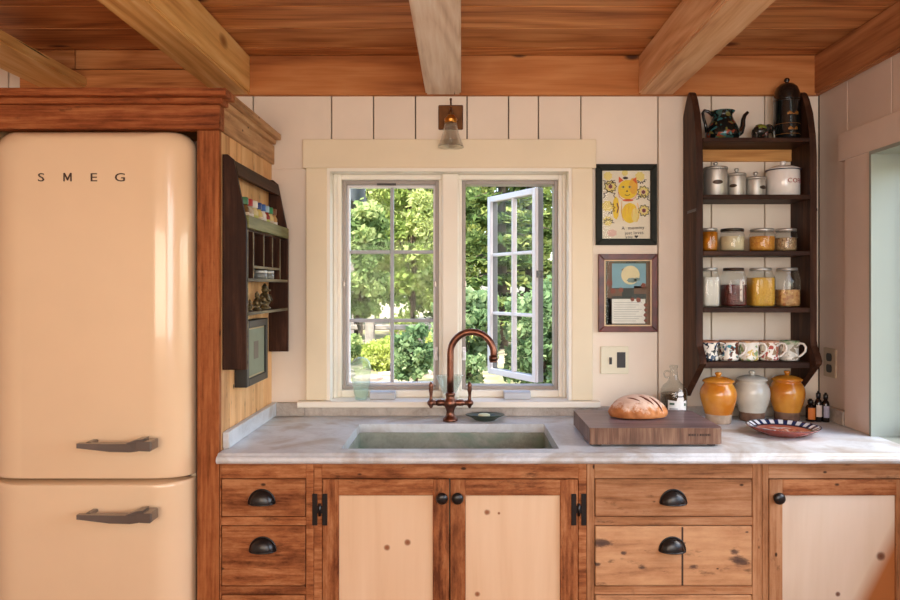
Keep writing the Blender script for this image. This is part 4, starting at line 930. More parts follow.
gold = paint('gold_paint', (150, 100, 40), rough=.4, metal=.4)
def wrapped(mb, poly, r, c, th=.0006, mi=0, a_c=-PI/2, zc=0):
    def clip(pl, u0, keep_right):
        out = []
        for i in range(len(pl)):
            p, q = pl[i], pl[(i+1) % len(pl)]; ip = (p[0] >= u0) == keep_right or p[0] == u0; iq = (q[0] >= u0) == keep_right or q[0] == u0
            if ip: out.append(p)
            if ip != iq and abs(q[0]-p[0]) > 1e-12:
                s_ = (u0-p[0])/(q[0]-p[0]); out.append((u0, p[1]+s_*(q[1]-p[1])))
        return out
    ulo, uhi = min(p[0] for p in poly), max(p[0] for p in poly); ns = max(1, int((uhi-ulo)/(.10*r))+1)
    for k in range(ns):
        a0, a1 = ulo+(uhi-ulo)*k/ns, ulo+(uhi-ulo)*(k+1)/ns
        pl = clip(clip(list(poly), a0, True), a1, False)
        if len(pl) < 3: continue
        P2 = [(c[0]+(r+d)*math.cos(a_c+u/r), c[1]+(r+d)*math.sin(a_c+u/r), c[2]+zc+v) for d in (0, th) for u, v in pl]
        n = len(pl); mb.raw(P2, [list(range(n, 2*n))]+[[i, (i+1) % n, n+(i+1) % n, n+i] for i in range(n)], .5, False, mi)
for zc2, w2_ in ((.098, 1), (.040, .8)):
    mb = MB()
    for k in range(9):
        u = (-.020+.005*k)*w2_; h = .006+.005*math.sin(k*1.1)
        wrapped(mb, [(u, -.003), (u+.0046, -.003+.002*(k % 2)), (u+.006, h*.7), (u+.001, h)], .0483, (cx_, IY, bz), zc=zc2)
    mb.lathe([(.0483, .0), (.0486, .0005), (.0486, .0012), (.0483, .0016)], (cx_, IY, bz+.062 if zc2 > .05 else bz+.022), 36)
    mb.build('gold_ornament', gold, can)

# --- canister shelf
z2 = SZ[1]+E
for px, r, h, lb, ph in ((715.5, .044, .104, 'largest of three lidded tin canisters', -.15), (736.5, .0345, .080, 'middle tin canister between two others, its plate turned aside', -.75), (755.5, .0365, .066, 'smallest tin canister, next to the white enamel canister', .45)):
    cx = ix(px); t = thing('tin_canister', lb+' on the second shelf', 'canister', (cx, IY, z2), 'tin canisters')
    mb = MB(); mb.lathe([(r*.97, 0), (r, .002), (r, h-.004), (r*.98, h)], (cx, IY, z2), 36); can = mb.build('canister_body', P['tin'], t)
    mb = MB(); mb.lathe([(r*1.0, h+.0003), (r*1.05, h+.001), (r*1.05, h+.007), (r*.95, h+.010), (r*.3, h+.013), (.006, h+.0135), (.005, h+.019), (.0085, h+.022), (.0085, h+.028), (.005, h+.031), (0, h+.031)], (cx, IY, z2), 32); mb.build('lid', P['tin'], t)
    mb = MB(); wrapped(mb, [(.019*math.cos(2*PI*q/20)*(r/.044), .0085*math.sin(2*PI*q/20)*(r/.044)) for q in range(20)], r+.0004, (cx, IY, z2), .0012, a_c=-PI/2+ph, zc=h*.50); mb.build('name_plate', paint('plate_%d' % px, (72, 58, 48), rough=.4, metal=.5), can)
cx = ix(783.0); r = .0605
t = thing('enamel_canister', 'white enamel canister with red lettering COFFEE on the second shelf', 'canister', (cx, IY, z2))
mb = MB(); mb.lathe([(r-.002, 0), (r, .002), (r, .098), (r-.001, .100)], (cx, IY, z2), 48); can = mb.build('canister_body', P['enamel'], t)
mb = MB(); mb.lathe([(r+.001, .1005), (r+.004, .101), (r+.0045, .103)], (cx, IY, z2), 48, mi=1); mb.lathe([(r+.004, .1032), (r+.001, .107), (r-.012, .113), (r-.025, .118), (.020, .121), (.010, .122), (.008, .126), (.012, .131), (.010, .137), (0, .138)], (cx, IY, z2), 40); mb.build('lid', [P['enamel'], P['navy']], t)
mb = MB(); rw = r+.0003; a_c = -PI/2+.62
mb.text('COFFEE', .024, None, .0004, sx=1.1, space=1.08, warp=lambda p: (cx+(rw+p.z)*math.cos(a_c+p.x/rw), IY+(rw+p.z)*math.sin(a_c+p.x/rw), z2+.048+p.y)); mb.build('lettering', P['red'], can)

# --- jars
def jar(px, z, r, h, fill, fillmat, lidmat, label, group, pw=None, neck=.82, lidh=.012, paper=None):
    cx = ix(px); t = thing('glass_jar', label, 'jar', (cx, IY, z), group)
    rn = r*neck if pw is None else r*neck
    mb = MB(); pf = [(r*.86, 0), (r*.96, .003), (r, .010), (r, h*.66), (r*.96, h*.76), (rn*1.03, h*.84), (rn, h*.88), (rn, h-lidh)]
    n = 40
    mb.lathe(pf, (cx, IY, z), n, pw=pw); mb.build('jar_body', P['clear'], t)
    mb = MB(); top = h*fill; q = r-.0025
    pr = [(q*.86, .003), (q*.97, .007), (q, .012)]+[(q, top*.98), (q*.93, top), (0, top+.001)]
    mb.lathe(pr, (cx, IY, z), n, pw=pw); mb.build('filling', fillmat, t)
    mb = MB(); mb.lathe([(rn+.0012, h-lidh+.0006), (rn+.0035, h-lidh+.001), (rn+.0035, h-.002), (rn+.001, h), (0, h)], (cx, IY, z), n); mb.build('lid', lidmat, t)
    if paper:
        mb = MB(); rl = (r if pw is None else r*1.0)+.0008; wrapped(mb, [(-.017, -.042), (.017, -.042), (.017, .042), (-.017, .042)], rl, (cx, IY, z), .0008, a_c=-PI/2+.55, zc=h*.42)
        lp = mb.build('paper_label', paper, t)
    return t
z3 = SZ[2]+E; g1 = 'short jars on the third shelf'
M_or = paint('orange_preserve', (206, 126, 24), rough=.3, var=.25, vscale=40); M_fl = paint('pale_flour', (222, 208, 168), rough=.9)
M_pe = grains('yellow_lentils', (196, 118, 30), (226, 166, 66), 260); M_gr = grains('mixed_grain', (120, 92, 62), (206, 182, 140), 200, c3=(166, 120, 80))
jar(709, z3, .034, .090, .84, M_or, P['tin'], 'short jar of orange preserve, beside the shelf upright', g1)
jar(732.2, z3, .046, .088, .66, M_fl, paint('dark_lid', (70, 66, 58), rough=.35, metal=.7), 'short jar of pale flour with a dark lid', g1, neck=.86)
jar(762, z3, .048, .088, .66, M_pe, P['tin'], 'short wide jar of yellow-orange lentils with a tin lid', g1, neck=.84)
jar(786, z3, .040, .088, .60, M_gr, P['tin'], 'short jar of brown mixed seeds with a tin lid', g1, neck=.86)
z4 = SZ[3]+E; g2 = 'square jars on the fourth shelf'
jar(709.5, z4, .0335, .150, .76, paint('white_sugar', (226, 220, 206), rough=.8), P['tin'], 'square jar of white sugar, beside the shelf upright', g2, pw=5, neck=.80)
jar(733.5, z4, .043, .150, .57, grains('dark_red_beans', (72, 22, 18), (112, 44, 34), 150, .35), paint('dark_lid_2', (78, 60, 48), rough=.35, metal=.6), 'square jar of dark red beans with a paper label', g2, pw=5, neck=.82, paper=spotted('printed_label', (220, 206, 190), [(150, 70, 60), (90, 80, 70)], 120, .6, .36))
jar(760.5, z4, .0455, .150, .75, grains('yellow_polenta', (206, 148, 36), (234, 190, 76), 420, .7), P['tin'], 'square jar full of yellow cornmeal', g2, pw=5, neck=.80)
jar(787, z4, .041, .150, .44, grains('dried_chickpeas', (176, 112, 58), (226, 186, 124), 120, .5), P['tin'], 'square jar half filled with dried chickpeas', g2, pw=5, neck=.84)

# --- mugs
z5 = SZ[4]+E
mugs = [(708.6, 'blue and black spongeware mug at the row end, half behind the shelf upright', [(40, 62, 92), (30, 40, 50)], (190, 130, 100)), (728.7, 'mug painted with a dark brown bird and turquoise blots', [(80, 150, 160), (92, 48, 36)], (196, 140, 104)), (748.8, 'mug painted with yellow flowers and small green leaves', [(210, 180, 90), (150, 170, 120)], (206, 160, 124)), (768.9, 'mug painted with red circles and blots', [(180, 84, 76), (160, 130, 100)], (212, 160, 130)), (789, 'mug with a green leaf border under its rim, at the free end of the row', [(206, 206, 196), (150, 140, 120)], (196, 120, 90))]
MY = 2.672
for i, (px, lb, cols, rim) in enumerate(mugs):
    cx = X(px, MY); r = .0364; t = thing('mug', lb, 'mug', (cx, MY, z5), 'row of painted mugs')
    mat = spotted('mug_glaze_%d' % i, (236, 230, 218), cols, 50, .22, .445); rm = paint('mug_rim_%d' % i, rim, rough=.3, var=.2, vscale=80)
    if i == 4: rm = paint('mug_rim_green', (84, 132, 74), rough=.3, var=.4, vscale=90, rgb2=(196, 190, 170))
    mb = MB(); mb.lathe([(r*.80, 0), (r*.98, .004), (r*1.0, .010), (r*.95, .018), (r*.93, .040), (r*.97, .062), (r*1.02, .070), (r*1.04, .0745), (r*1.0, .0755), (r*.93, .068), (r*.88, .040), (r*.88, .012), (0, .010)], (cx, MY, z5), 36, mi=[0, 0, 0, 0, 0, 1 if i == 4 else 0, 1, 1, 1, 0, 0, 0]); mb.build('cup', [mat, rm], t)
    a = -.60 if i < 4 else -.85; ca, sa = math.cos(a), math.sin(a); mb = MB()
    hp = [(.92, .060), (1.15, .068), (1.50, .066), (1.72, .054), (1.66, .038), (1.35, .026), (1.10, .018), (.93, .016)]
    mb.tube([(cx+q*r*ca, MY+q*r*sa, z5+h) for q, h in hp], .0042, 10); mb.build('handle', mat if i in (0, ) else P['ceramic'], t)

# ================================================================== on the worktop
zw = ZT+E
for px, yy2, r, gl, bare, lb in ((718.3, 2.63, .067, P['amber'], P['bare'], 'amber glazed lidded stoneware crock with pale unglazed foot, standing next to the glass jug'), (752, 2.675, .066, P['offwhite'], P['bare_dk'], 'off-white glazed lidded stoneware crock between two amber ones'), (787, 2.68, .0655, P['amber'], P['bare_dk'], 'amber glazed lidded stoneware crock with brownish foot, standing next to the small dark bottles')):
    cx = X(px, yy2); t = thing('crock', lb, 'crock', (cx, yy2, zw), 'lidded stoneware crocks')
    mb = MB(); pf = [(.044, 0), (.046, .004), (.0465, .026), (.049, .034), (.058, .062), (.065, .088), (.067, .106), (.064, .124), (.056, .140), (.051, .146), (.052, .150), (.056, .153)]
    pf = [(q*r/.067, h) for q, h in pf]; mb.lathe(pf, (cx, yy2, zw), 48, mi=[1, 1, 1]+[0]*8); mb.build('pot', [gl, bare], t)
    k = r/.067; mb = MB(); mb.lathe([(.0565*k, .1535), (.0585*k, .155), (.057*k, .159), (.045*k, .166), (.028*k, .171), (.013*k, .173)], (cx, yy2, zw), 40); lid = mb.build('lid', gl, t)
    mb = MB(); mb.lathe([(.009*k, .1725), (.008*k, .176), (.0115*k, .180), (.0125*k, .185), (.009*k, .189), (0, .1895)], (cx, yy2, zw), 24); mb.build('knob', gl, lid)

# cutting board with feet and a loaf
bx0, bx1, by0, by1, bz0, bz1 = .4105, .837, 2.228, 2.554, ZT+.008, 1.0105
t = thing('cutting_board', 'thick dark end-grain butcher block beside the sink', 'board', ((bx0+bx1)/2, (by0+by1)/2, ZT))
mb = MB(); m2 = MB()
b = bmesh.new(); poly = rr_poly(bx0, bx1, by0, by1, (.004, .022, .022, .004), 5)
A = [b.verts.new((p[0], p[1], bz0)) for p in poly]; B = [b.verts.new((p[0], p[1], bz1)) for p in poly]
b.faces.new(A[::-1]); ft = b.faces.new(B); n = len(poly)
for i in range(n): b.faces.new((A[i], A[(i+1) % n], B[(i+1) % n], B[i]))
bmesh.ops.bevel(b, geom=list(ft.edges), offset=.003, segments=2, affect='EDGES')
bmesh.ops.recalc_face_normals(b, faces=b.faces); b.verts.index_update()
V = [v.co[:] for v in b.verts]
for f in b.faces: mb.raw([v.co[:] for v in f.verts], [list(range(len(f.verts)))], .5, False, 1 if f.normal.z > .7 else 0)
b.free()
bo = mb.build('block', [W['butcher'], W['butcher_top']], t)
for fxx in (bx0+.03, bx1-.03):
    for fy in (by0+.03, by1-.03):
        mb = MB(); mb.lathe([(.014, 0), (.014, .0075)], (fxx, fy, ZT+.0004), 16); mb.build('foot', P['dkgrey'], t)
mb = MB(); xs = X(688.5, 2.227)
for k, w_ in enumerate((.006, .004, .005, .005, .004, .0, .004, .0, .006, .005, .005, .004, .005, .005, .004)):
    if w_: mb.box(xs, xs+w_-.0008, by0-.0004, by0+.0005, 1.0105-.0255, 1.0105-.0185)
    xs += max(w_, .003)+.0002
mb.build('burned_mark', P['gap'], bo)
# loaf
lx_, ly_, lz_ = .6125, 2.42, bz1+.0006
t = thing('bread_loaf', 'crusty oval loaf dusted with flour on the butcher block', 'bread', (lx_, ly_, lz_))
m, nt, bs = nmat('crust'); L = nt.links.new
tc = nt.nodes.new('ShaderNodeTexCoord'); no = N(nt, 'ShaderNodeTexNoise', Scale=38.0, Detail=6.0, Roughness=.7); L(tc.outputs['Object'], no.inputs['Vector'])
sx_ = N(nt, 'ShaderNodeSeparateXYZ'); L(tc.outputs['Object'], sx_.inputs[0])
n5 = N(nt, 'ShaderNodeTexNoise', Scale=20.0, Detail=3.0); L(tc.outputs['Object'], n5.inputs['Vector'])
base = ramp(nt, [(.3, srgb(150, 84, 38)), (.6, srgb(196, 128, 74))], n5.outputs[0]).outputs[0]
flour = math_(nt, 'ADD', math_(nt, 'MULTIPLY', sx_.outputs[2], 9.0), math_(nt, 'MULTIPLY', no.outputs[0], 1.1))
col = mixc(nt, ramp(nt, [(.80, (0, 0, 0)), (1.12, (.8, .8, .8))], flour).outputs[0], base, srgb(232, 208, 190))
L(col, bs.inputs['Base Color']); bs.inputs['Roughness'].default_value = .8
bp = N(nt, 'ShaderNodeBump', Strength=.5, Distance=.004); L(no.outputs[0], bp.inputs['Height']); L(bp.outputs[0], bs.inputs['Normal'])
crust = m; R = []
nu, nv = 56, 22
def bread(u, v):
    a, bb, h = .106, .072, .078
    x = a*math.cos(u)*math.cos(v); y = bb*math.sin(u)*math.cos(v); z = h*math.sin(v)
    y *= 1-.12*(x/a)
    z = (z if z > 0 else 0)
    # slashes: long diagonal cuts over the top, a row of short ones on the near flank
    w = abs(math.sin(x*42+y*26)); s = max(0, (1-w/.32))
    if y > -.042: z -= .008*s*max(0, math.sin(v))
    else:
        w2 = abs(math.sin((x+.4*(z-.03))*78)); s2 = max(0, 1-w2/.5)
        if -.045 < x < .075: y += .010*s2*(1 if .012 < z < .055 else 0)
    return (lx_+x, ly_+y, lz_+z)
V = [bread(2*PI*i/nu, .5*PI*j/nv) for j in range(nv) for i in range(nu)]+[bread(0, .5*PI)]
Fs = [[j*nu+i, j*nu+(i+1) % nu, (j+1)*nu+(i+1) % nu, (j+1)*nu+i] for j in range(nv-1) for i in range(nu)]+[[(nv-1)*nu+i, (nv-1)*nu+(i+1) % nu, nv*nu] for i in range(nu)]+[list(range(nu))[::-1]]
# tuck the lower edge in a little so that it sits like a loaf
V = [(lx_+(x-lx_)*(1-.10*max(0, 1-(z-lz_)/.018)), ly_+(y-ly_)*(1-.12*max(0, 1-(z-lz_)/.018)), z) for x, y, z in V]
mb = MB(); mb.raw(V, Fs, .5, True); o = mb.build('crust', crust, t); sd_ = o.modifiers.new('smooth', 'SUBSURF'); sd_.levels = 1; sd_.render_levels = 2
for k, (xa1, dx_) in enumerate(((-.046, .045), (-.008, .05), (.030, .042))):
    mb = MB(); pts = []
    for q in range(9):
        s = q/8; x = xa1+dx_*s; y = -.016-.030*s
        rem = 1-(x/.106)**2-(y/.072)**2
        pts.append((lx_+x, ly_+y, lz_+.078*math.sqrt(max(rem, .01))-.0015))
    mb.tube(pts, [.001, .003, .0042, .005, .005, .005, .0042, .003, .001], 10, flat=.55); mb.build('slash', flat('slash_crumb_%d' % k, (112, 58, 40), .8), t)

# glass jug with a paper label
jx, jy = X(673.7, 2.66), 2.66
t = thing('glass_jug', 'clear glass jug with ring handle and white paper label in front of the wall', 'jug', (jx, jy, zw))
mb = MB(); mb.lathe([(.046, 0), (.049, .004), (.0495, .012), (.0495, .108), (.047, .122), (.038, .136), (.026, .146), (.018, .158), (.0145, .176), (.013, .200), (.0155, .203), (.0155, .209), (.013, .212)], (jx, jy, zw), 40); jb = mb.build('jug_body', glass('jug_glass', (.90, .92, .91), 1.2), t)
mb = MB(); mb.lathe([(0, .004), (.045, .004), (.0475, .012), (.0475, .104), (0, .104)], (jx, jy, zw), 32); mb.build('liquid', glass('jug_liquid', (.50, .45, .40), .6), t)
mb = MB(); mb.tube([(jx-.0142, jy-.004, zw+.188)]+[(jx-.026+.012*math.cos(a), jy-.004, zw+.178+.013*math.sin(a)) for a in [.8+.55*i for i in range(9)]]+[(jx-.017, jy-.004, zw+.163)], .0032, 8); mb.build('ring_handle', bpy.data.materials['jug_glass'], t)
mb = MB(); zc3 = .062
wrapped(mb, [(-.036, -.028), (.040, -.028), (.040, .022), (.020, .018), (-.036, .024)], .0500, (jx, jy, zw), .0006, zc=zc3)
wrapped(mb, [(-.004, .018), (.022, .016), (.026, .028), (.018, .040), (.006, .040), (-.002, .030)], .0500, (jx, jy, zw), .0008, zc=zc3)
wrapped(mb, [(.003+.012*math.cos(2*PI*q/14)+.008, .046+.010*math.sin(2*PI*q/14)) for q in range(14)], .0500, (jx, jy, zw), .0010, zc=zc3)
wrapped(mb, [(.002, .040), (.020, .040), (.020, .034), (.002, .034)], .0500, (jx, jy, zw), .0013, mi=1, zc=zc3)
wrapped(mb, [(-.030, .006), (-.012, .006), (-.012, .014), (-.030, .014)], .0500, (jx, jy, zw), .0011, mi=2, zc=zc3); wrapped(mb, [(.026, .002), (.036, .002), (.036, .012), (.026, .012)], .0500, (jx, jy, zw), .0011, mi=2, zc=zc3)
wrapped(mb, [(-.030, -.010), (.0, -.010), (.0, -.007), (-.030, -.007)], .0500, (jx, jy, zw), .0011, mi=1, zc=zc3)
mb.build('paper_label', [flat('label_white', (236, 234, 230)), flat('label_grey', (120, 120, 124)), flat('label_green', (70, 100, 80))], jb)

# decorated plate
px_, py_ = X(783, 2.43), 2.43
t = thing('plate', 'rust red plate with a dark blue and white petalled rim on the worktop', 'plate', (px_, py_, zw))
m, nt, bs = nmat('plate_glaze'); L = nt.links.new
tc = nt.nodes.new('ShaderNodeTexCoord'); sp = N(nt, 'ShaderNodeSeparateXYZ'); L(tc.outputs['Object'], sp.inputs[0])
rad = math_(nt, 'SQRT', math_(nt, 'ADD', math_(nt, 'POWER', sp.outputs[0], 2.0), math_(nt, 'POWER', sp.outputs[1], 2.0)))
ang = math_(nt, 'ARCTAN2', sp.outputs[1], sp.outputs[0])
pet = ramp(nt, [(.42, srgb(34, 46, 84)), (.56, srgb(226, 226, 226))], math_(nt, 'ADD', math_(nt, 'MULTIPLY', math_(nt, 'SINE', math_(nt, 'MULTIPLY', ang, 22.0)), .5), .5)).outputs[0]
n6 = N(nt, 'ShaderNodeTexNoise', Scale=17.0, Detail=2.0, Distortion=1.0); L(tc.outputs['Object'], n6.inputs['Vector'])
cen = ramp(nt, [(.40, srgb(150, 70, 58)), (.5, srgb(176, 104, 84)), (.56, srgb(206, 192, 190)), (.64, srgb(60, 66, 84))], n6.outputs[0]).outputs[0]
plain = mixc(nt, ramp(nt, [(.060, (0, 0, 0)), (.070, (1, 1, 1))], rad).outputs[0], cen, srgb(168, 92, 74))
c1 = mixc(nt, ramp(nt, [(.086, (0, 0, 0)), (.090, (1, 1, 1))], rad).outputs[0], plain, srgb(34, 42, 62))
c2 = mixc(nt, ramp(nt, [(.095, (0, 0, 0)), (.098, (1, 1, 1))], rad).outputs[0], c1, pet)
c3 = mixc(nt, ramp(nt, [(.1135, (0, 0, 0)), (.1155, (1, 1, 1))], rad).outputs[0], c2, srgb(36, 40, 62))
up = nt.nodes.new('ShaderNodeNewGeometry'); sn = N(nt, 'ShaderNodeSeparateXYZ'); L(up.outputs['Normal'], sn.inputs[0])
und = ramp(nt, [(.0, srgb(150, 74, 60)), (.05, (1, 1, 1))], sn.outputs[2])
L(mixc(nt, ramp(nt, [(.0, (0, 0, 0)), (.05, (1, 1, 1))], sn.outputs[2]).outputs[0], srgb(146, 70, 58), c3), bs.inputs['Base Color']); bs.inputs['Roughness'].default_value = .2
mb = MB(); mb.lathe([(0, .003), (.062, .003), (.066, 0), (.072, 0), (.076, .004), (.094, .010), (.108, .019), (.1185, .0265), (.121, .029), (.119, .0295), (.106, .023), (.094, .0155), (.080, .0105), (0, .0085)], (px_, py_, zw), 72); mb.build('plate_body', m, t)

# small dark bottles in the corner
for bx_, by_, r, h, lab, lb in ((X(810.5, 2.655), 2.655, .0175, .085, (196, 110, 40), 'small dark bottle with an orange label in the corner under the open shelf'), (X(818.3, 2.648), 2.648, .0135, .115, (206, 190, 180), 'dark dropper bottle with a pinkish white label, in the middle of three'), (X(825.6, 2.640), 2.640, .0135, .110, (150, 148, 168), 'dark dropper bottle with a lilac grey label next to the side wall')):
    t = thing('small_bottle', lb, 'bottle', (bx_, by_, zw), 'small dark bottles')
    mb = MB(); mb.lathe([(r*.9, 0), (r, .003), (r, h*.62), (r*.8, h*.70), (r*.5, h*.74), (r*.5, h*.78)], (bx_, by_, zw), 24); bb_ = mb.build('bottle_body', paint('dark_glass', (20, 14, 14), rough=.12), t)
    mb = MB(); mb.lathe([(r*.62, h*.785), (r*.62, h*.93), (r*.35, h*.95), (r*.3, h), (0, h)], (bx_, by_, zw), 20); mb.build('cap', P['black'], t)
    mb = MB(); wrapped(mb, [(-r*.8, -.022), (r*.8, -.022), (r*.8, .022), (-r*.8, .022)], r+.0004, (bx_, by_, zw), .0006, zc=h*.36, a_c=-PI/2-.15); mb.build('paper_label', flat('bottle_label', lab), bb_)

# ================================================================== garden outside
GZ = .16
def lawn_mat():
    m, nt, bs = nmat('garden_ground'); L = nt.links.new
    tc = nt.nodes.new('ShaderNodeTexCoord'); n = N(nt, 'ShaderNodeTexNoise', Scale=1.1, Detail=8.0, Roughness=.7); L(tc.outputs['Object'], n.inputs['Vector'])
    L(ramp(nt, [(.36, srgb(92, 106, 56)), (.46, srgb(130, 126, 84)), (.56, srgb(156, 138, 116))], n.outputs[0]).outputs[0], bs.inputs['Base Color']); bs.inputs['Roughness'].default_value = .95
    return m
mb = MB(); nx, ny = 60, 50; V = []
for j in range(ny+1):
    for i in range(nx+1):
        x = -30+60*i/nx; y = 3.05+57*j/ny
        V.append((x, y, GZ+.03*math.sin(x*1.3)*math.cos(y*.9)))
mb.raw(V, [[j*(nx+1)+i, j*(nx+1)+i+1, (j+1)*(nx+1)+i+1, (j+1)*(nx+1)+i] for j in range(ny) for i in range(nx)], .5, True)
mb.box(1.62, 30, -12, 3.05, GZ-.1, GZ-.01); struct(mb, 'garden_ground', lawn_mat())

def leaf_mat(name, a, b, c, trans=.45):
    m = bpy.data.materials.new(name); m.use_nodes = True; nt = m.node_tree; nt.nodes.clear(); L = nt.links.new
    out = nt.nodes.new('ShaderNodeOutputMaterial'); at = nt.nodes.new('ShaderNodeAttribute'); at.attribute_name = 'tone'
    r = ramp(nt, [(.1, srgb(*a)), (.5, srgb(*b)), (.9, srgb(*c))], at.outputs['Fac'])
    d = nt.nodes.new('ShaderNodeBsdfDiffuse'); t = nt.nodes.new('ShaderNodeBsdfTranslucent'); mx = nt.nodes.new('ShaderNodeMixShader'); mx.inputs[0].default_value = trans
    L(r.outputs[0], d.inputs[0]); L(r.outputs[0], t.inputs[0]); L(d.outputs[0], mx.inputs[1]); L(t.outputs[0], mx.inputs[2]); L(mx.outputs[0], out.inputs[0]); return m
LM = {'lime': leaf_mat('lime_leaves', (112, 132, 62), (168, 182, 104), (210, 214, 150)), 'mid': leaf_mat('green_leaves', (82, 106, 60), (132, 152, 94), (184, 192, 130)),
      'con': leaf_mat('conifer_needles', (58, 80, 46), (102, 122, 68), (166, 172, 104), .3), 'blue': leaf_mat('bluish_leaves', (80, 106, 72), (122, 148, 102), (176, 190, 142)), 'yel': leaf_mat('yellow_leaves', (140, 156, 70), (190, 198, 108), (220, 220, 150))}
bark = paint('bark', (104, 88, 72), rough=.9, var=.3, vscale=8, bump=.5)
import numpy as np
rng = np.random.default_rng(5)
def leaves(centres, size, asp=1.6, flatness=0.0):
    """one small pointed quad per centre"""
    n = len(centres); c = np.asarray(centres)
    d = rng.normal(size=(n, 3)); d[:, 2] *= (1-flatness); d /= np.linalg.norm(d, axis=1)[:, None]
    e = rng.normal(size=(n, 3)); e -= (e*d).sum(1)[:, None]*d; e /= np.linalg.norm(e, axis=1)[:, None]
    if flatness: e[:, 2] *= (1-flatness); e /= np.linalg.norm(e, axis=1)[:, None]
    s = size*rng.uniform(.6, 1.3, n)[:, None]
    V = np.stack([c-d*s*asp*.5, c+e*s*.5, c+d*s*asp*.5, c-e*s*.5], 1).reshape(-1, 3)
    return V
def foliage(name, V, mat, parent, tone=None):
    n = len(V)//4; me = bpy.data.meshes.new(name); p0 = parent.location
    V = V-np.array([p0.x, p0.y, p0.z])
    me.vertices.add(4*n); me.vertices.foreach_set('co', V.ravel()); me.loops.add(4*n); me.loops.foreach_set('vertex_index', np.arange(4*n)); me.polygons.add(n)
    me.polygons.foreach_set('loop_start', np.arange(n)*4); me.update(calc_edges=True)
    at = me.attributes.new('tone', 'FLOAT', 'FACE'); at.data.foreach_set('value', (rng.uniform(0, 1, n) if tone is None else tone).astype(np.float32))
    me.materials.append(mat); o = bpy.data.objects.new(name, me); COL.objects.link(o); o.parent = parent; return o
def broadleaf(x, y, h, w, n, mat, label, size=.085, z0=.5, group='garden trees', name='tree'):
    t = thing(name, label, name, (x, y, GZ), group)
    n = int(n*1.7); nb = 46; th = rng.uniform(0, 2*PI, nb); u = rng.uniform(-1, 1, nb); rr = rng.uniform(.45, 1, nb)**.6
    cc = np.stack([x+w*rr*np.sqrt(1-u*u)*np.cos(th), y+w*rr*np.sqrt(1-u*u)*np.sin(th), GZ+z0+(h-z0)*(.5+.5*u*rr)], 1)
    k = rng.integers(0, nb, n); pts = cc[k]+rng.normal(size=(n, 3))*np.array([w*.17, w*.17, w*.13])
    dd = pts[:, :2]-np.array([x, y]); rr_ = np.linalg.norm(dd, axis=1); sc_ = np.minimum(1, w*.97/np.maximum(rr_, 1e-6)); pts[:, :2] = np.array([x, y])+dd*sc_[:, None]
    ct = rng.uniform(0, 1, nb)
    foliage('foliage', leaves(pts, size), LM[mat], t, np.clip(ct[k]*.6+rng.uniform(0, .4, n), 0, 1))
    mb = MB(); mb.tube([(x, y, GZ-.1), (x+.05, y, GZ+h*.3), (x-.05, y+.05, GZ+h*.6), (x, y, GZ+h*.85)], [.05*w+.02, .045*w+.015, .03*w+.01, .01], 8)
    for q in range(0, nb, 4):
        e_ = cc[q]; mb.tube([(x, y, GZ+(e_[2]-GZ)*.55), tuple((np.array([x, y, e_[2]])+e_)/2+np.array([0, 0, -.05])), tuple(e_)], [.018*w, .012*w, .005*w], 5)
    mb.build('trunk', bark, t)
    return t
def conifer(x, y, h, w, n, label):
    t = thing('tree', label, 'tree', (x, y, GZ), 'garden trees')
    mb = MB(); mb.tube([(x, y, GZ-.1), (x, y, GZ+h)], [.14, .02], 8); P_ = []; T_ = []
    tiers = int(h/.42)
    for i in range(tiers):
        z = GZ+.7+i*.42; R_ = w*(1-i/tiers)**.7*.92+.05; nb = 9
        for j in range(nb):
            a = 2*PI*j/nb+rng.uniform(-.3, .3)+i*.4; r = R_*rng.uniform(.75, 1.1)
            e_ = (x+r*math.cos(a), y+r*math.sin(a), z-.12*r)
            mb.tube([(x, y, z), (x+.5*r*math.cos(a), y+.5*r*math.sin(a), z+.03), e_], [.03, .02, .006], 5)
            m_ = max(14, int(1.6*n/(tiers*nb)*(R_/w)*1.8)); s = rng.uniform(.2, 1.05, m_); sp = rng.normal(size=m_)*.2*r*s
            P_.append(np.stack([x+r*s*math.cos(a)-sp*math.sin(a), y+r*s*math.sin(a)+sp*math.cos(a), z-.12*r*s+rng.normal(size=m_)*.045-.05], 1)); T_.append(np.clip(rng.uniform(0, .8)*.6+rng.uniform(0, .5, m_), 0, 1))
    foliage('foliage', leaves(np.concatenate(P_), .085, 2.6, .6), LM['con'], t, np.concatenate(T_)); mb.build('trunk', bark, t)
# trees: x, depth, height, half width
broadleaf(-1.05, 14.9, 5.6, .85, 7000, 'lime', 'light green tree beyond the rail fence, in the middle of the fixed window half', z0=.45)
broadleaf(-1.78, 12.15, 2.75, .52, 4200, 'mid', 'small round tree before the rail fence, covering the house wall', .075, z0=.8)
broadleaf(-2.75, 18.4, 7.4, 1.25, 8000, 'lime', 'yellow-green tree standing right behind the neighbouring house', z0=.4)
broadleaf(-.45, 18.0, 7.0, .98, 8000, 'mid', 'green tree behind the light green one, next to the mullion', z0=.3)
conifer(.85, 14.6, 6.8, .86, 9000, 'conifer with layered boughs seen between mullion and open sash')
conifer(2.72, 15.0, 7.0, .74, 7000, 'conifer with layered boughs seen past the hinge of the open sash')
conifer(1.75, 17.9, 7.5, .85, 9000, 'conifer standing behind the other two conifers')
for x, m, lb in ((-4.7, 'lime', 'tall pale tree far behind the house roof'), (-1.6, 'mid', 'tall green tree far behind the light green ones'), (1.5, 'lime', 'tall pale tree far behind the conifers'), (4.6, 'mid', 'tall green tree far out past the conifers')): broadleaf(x, 22.8, 8.2, 1.42, 7000, m, lb, .13, z0=.5)
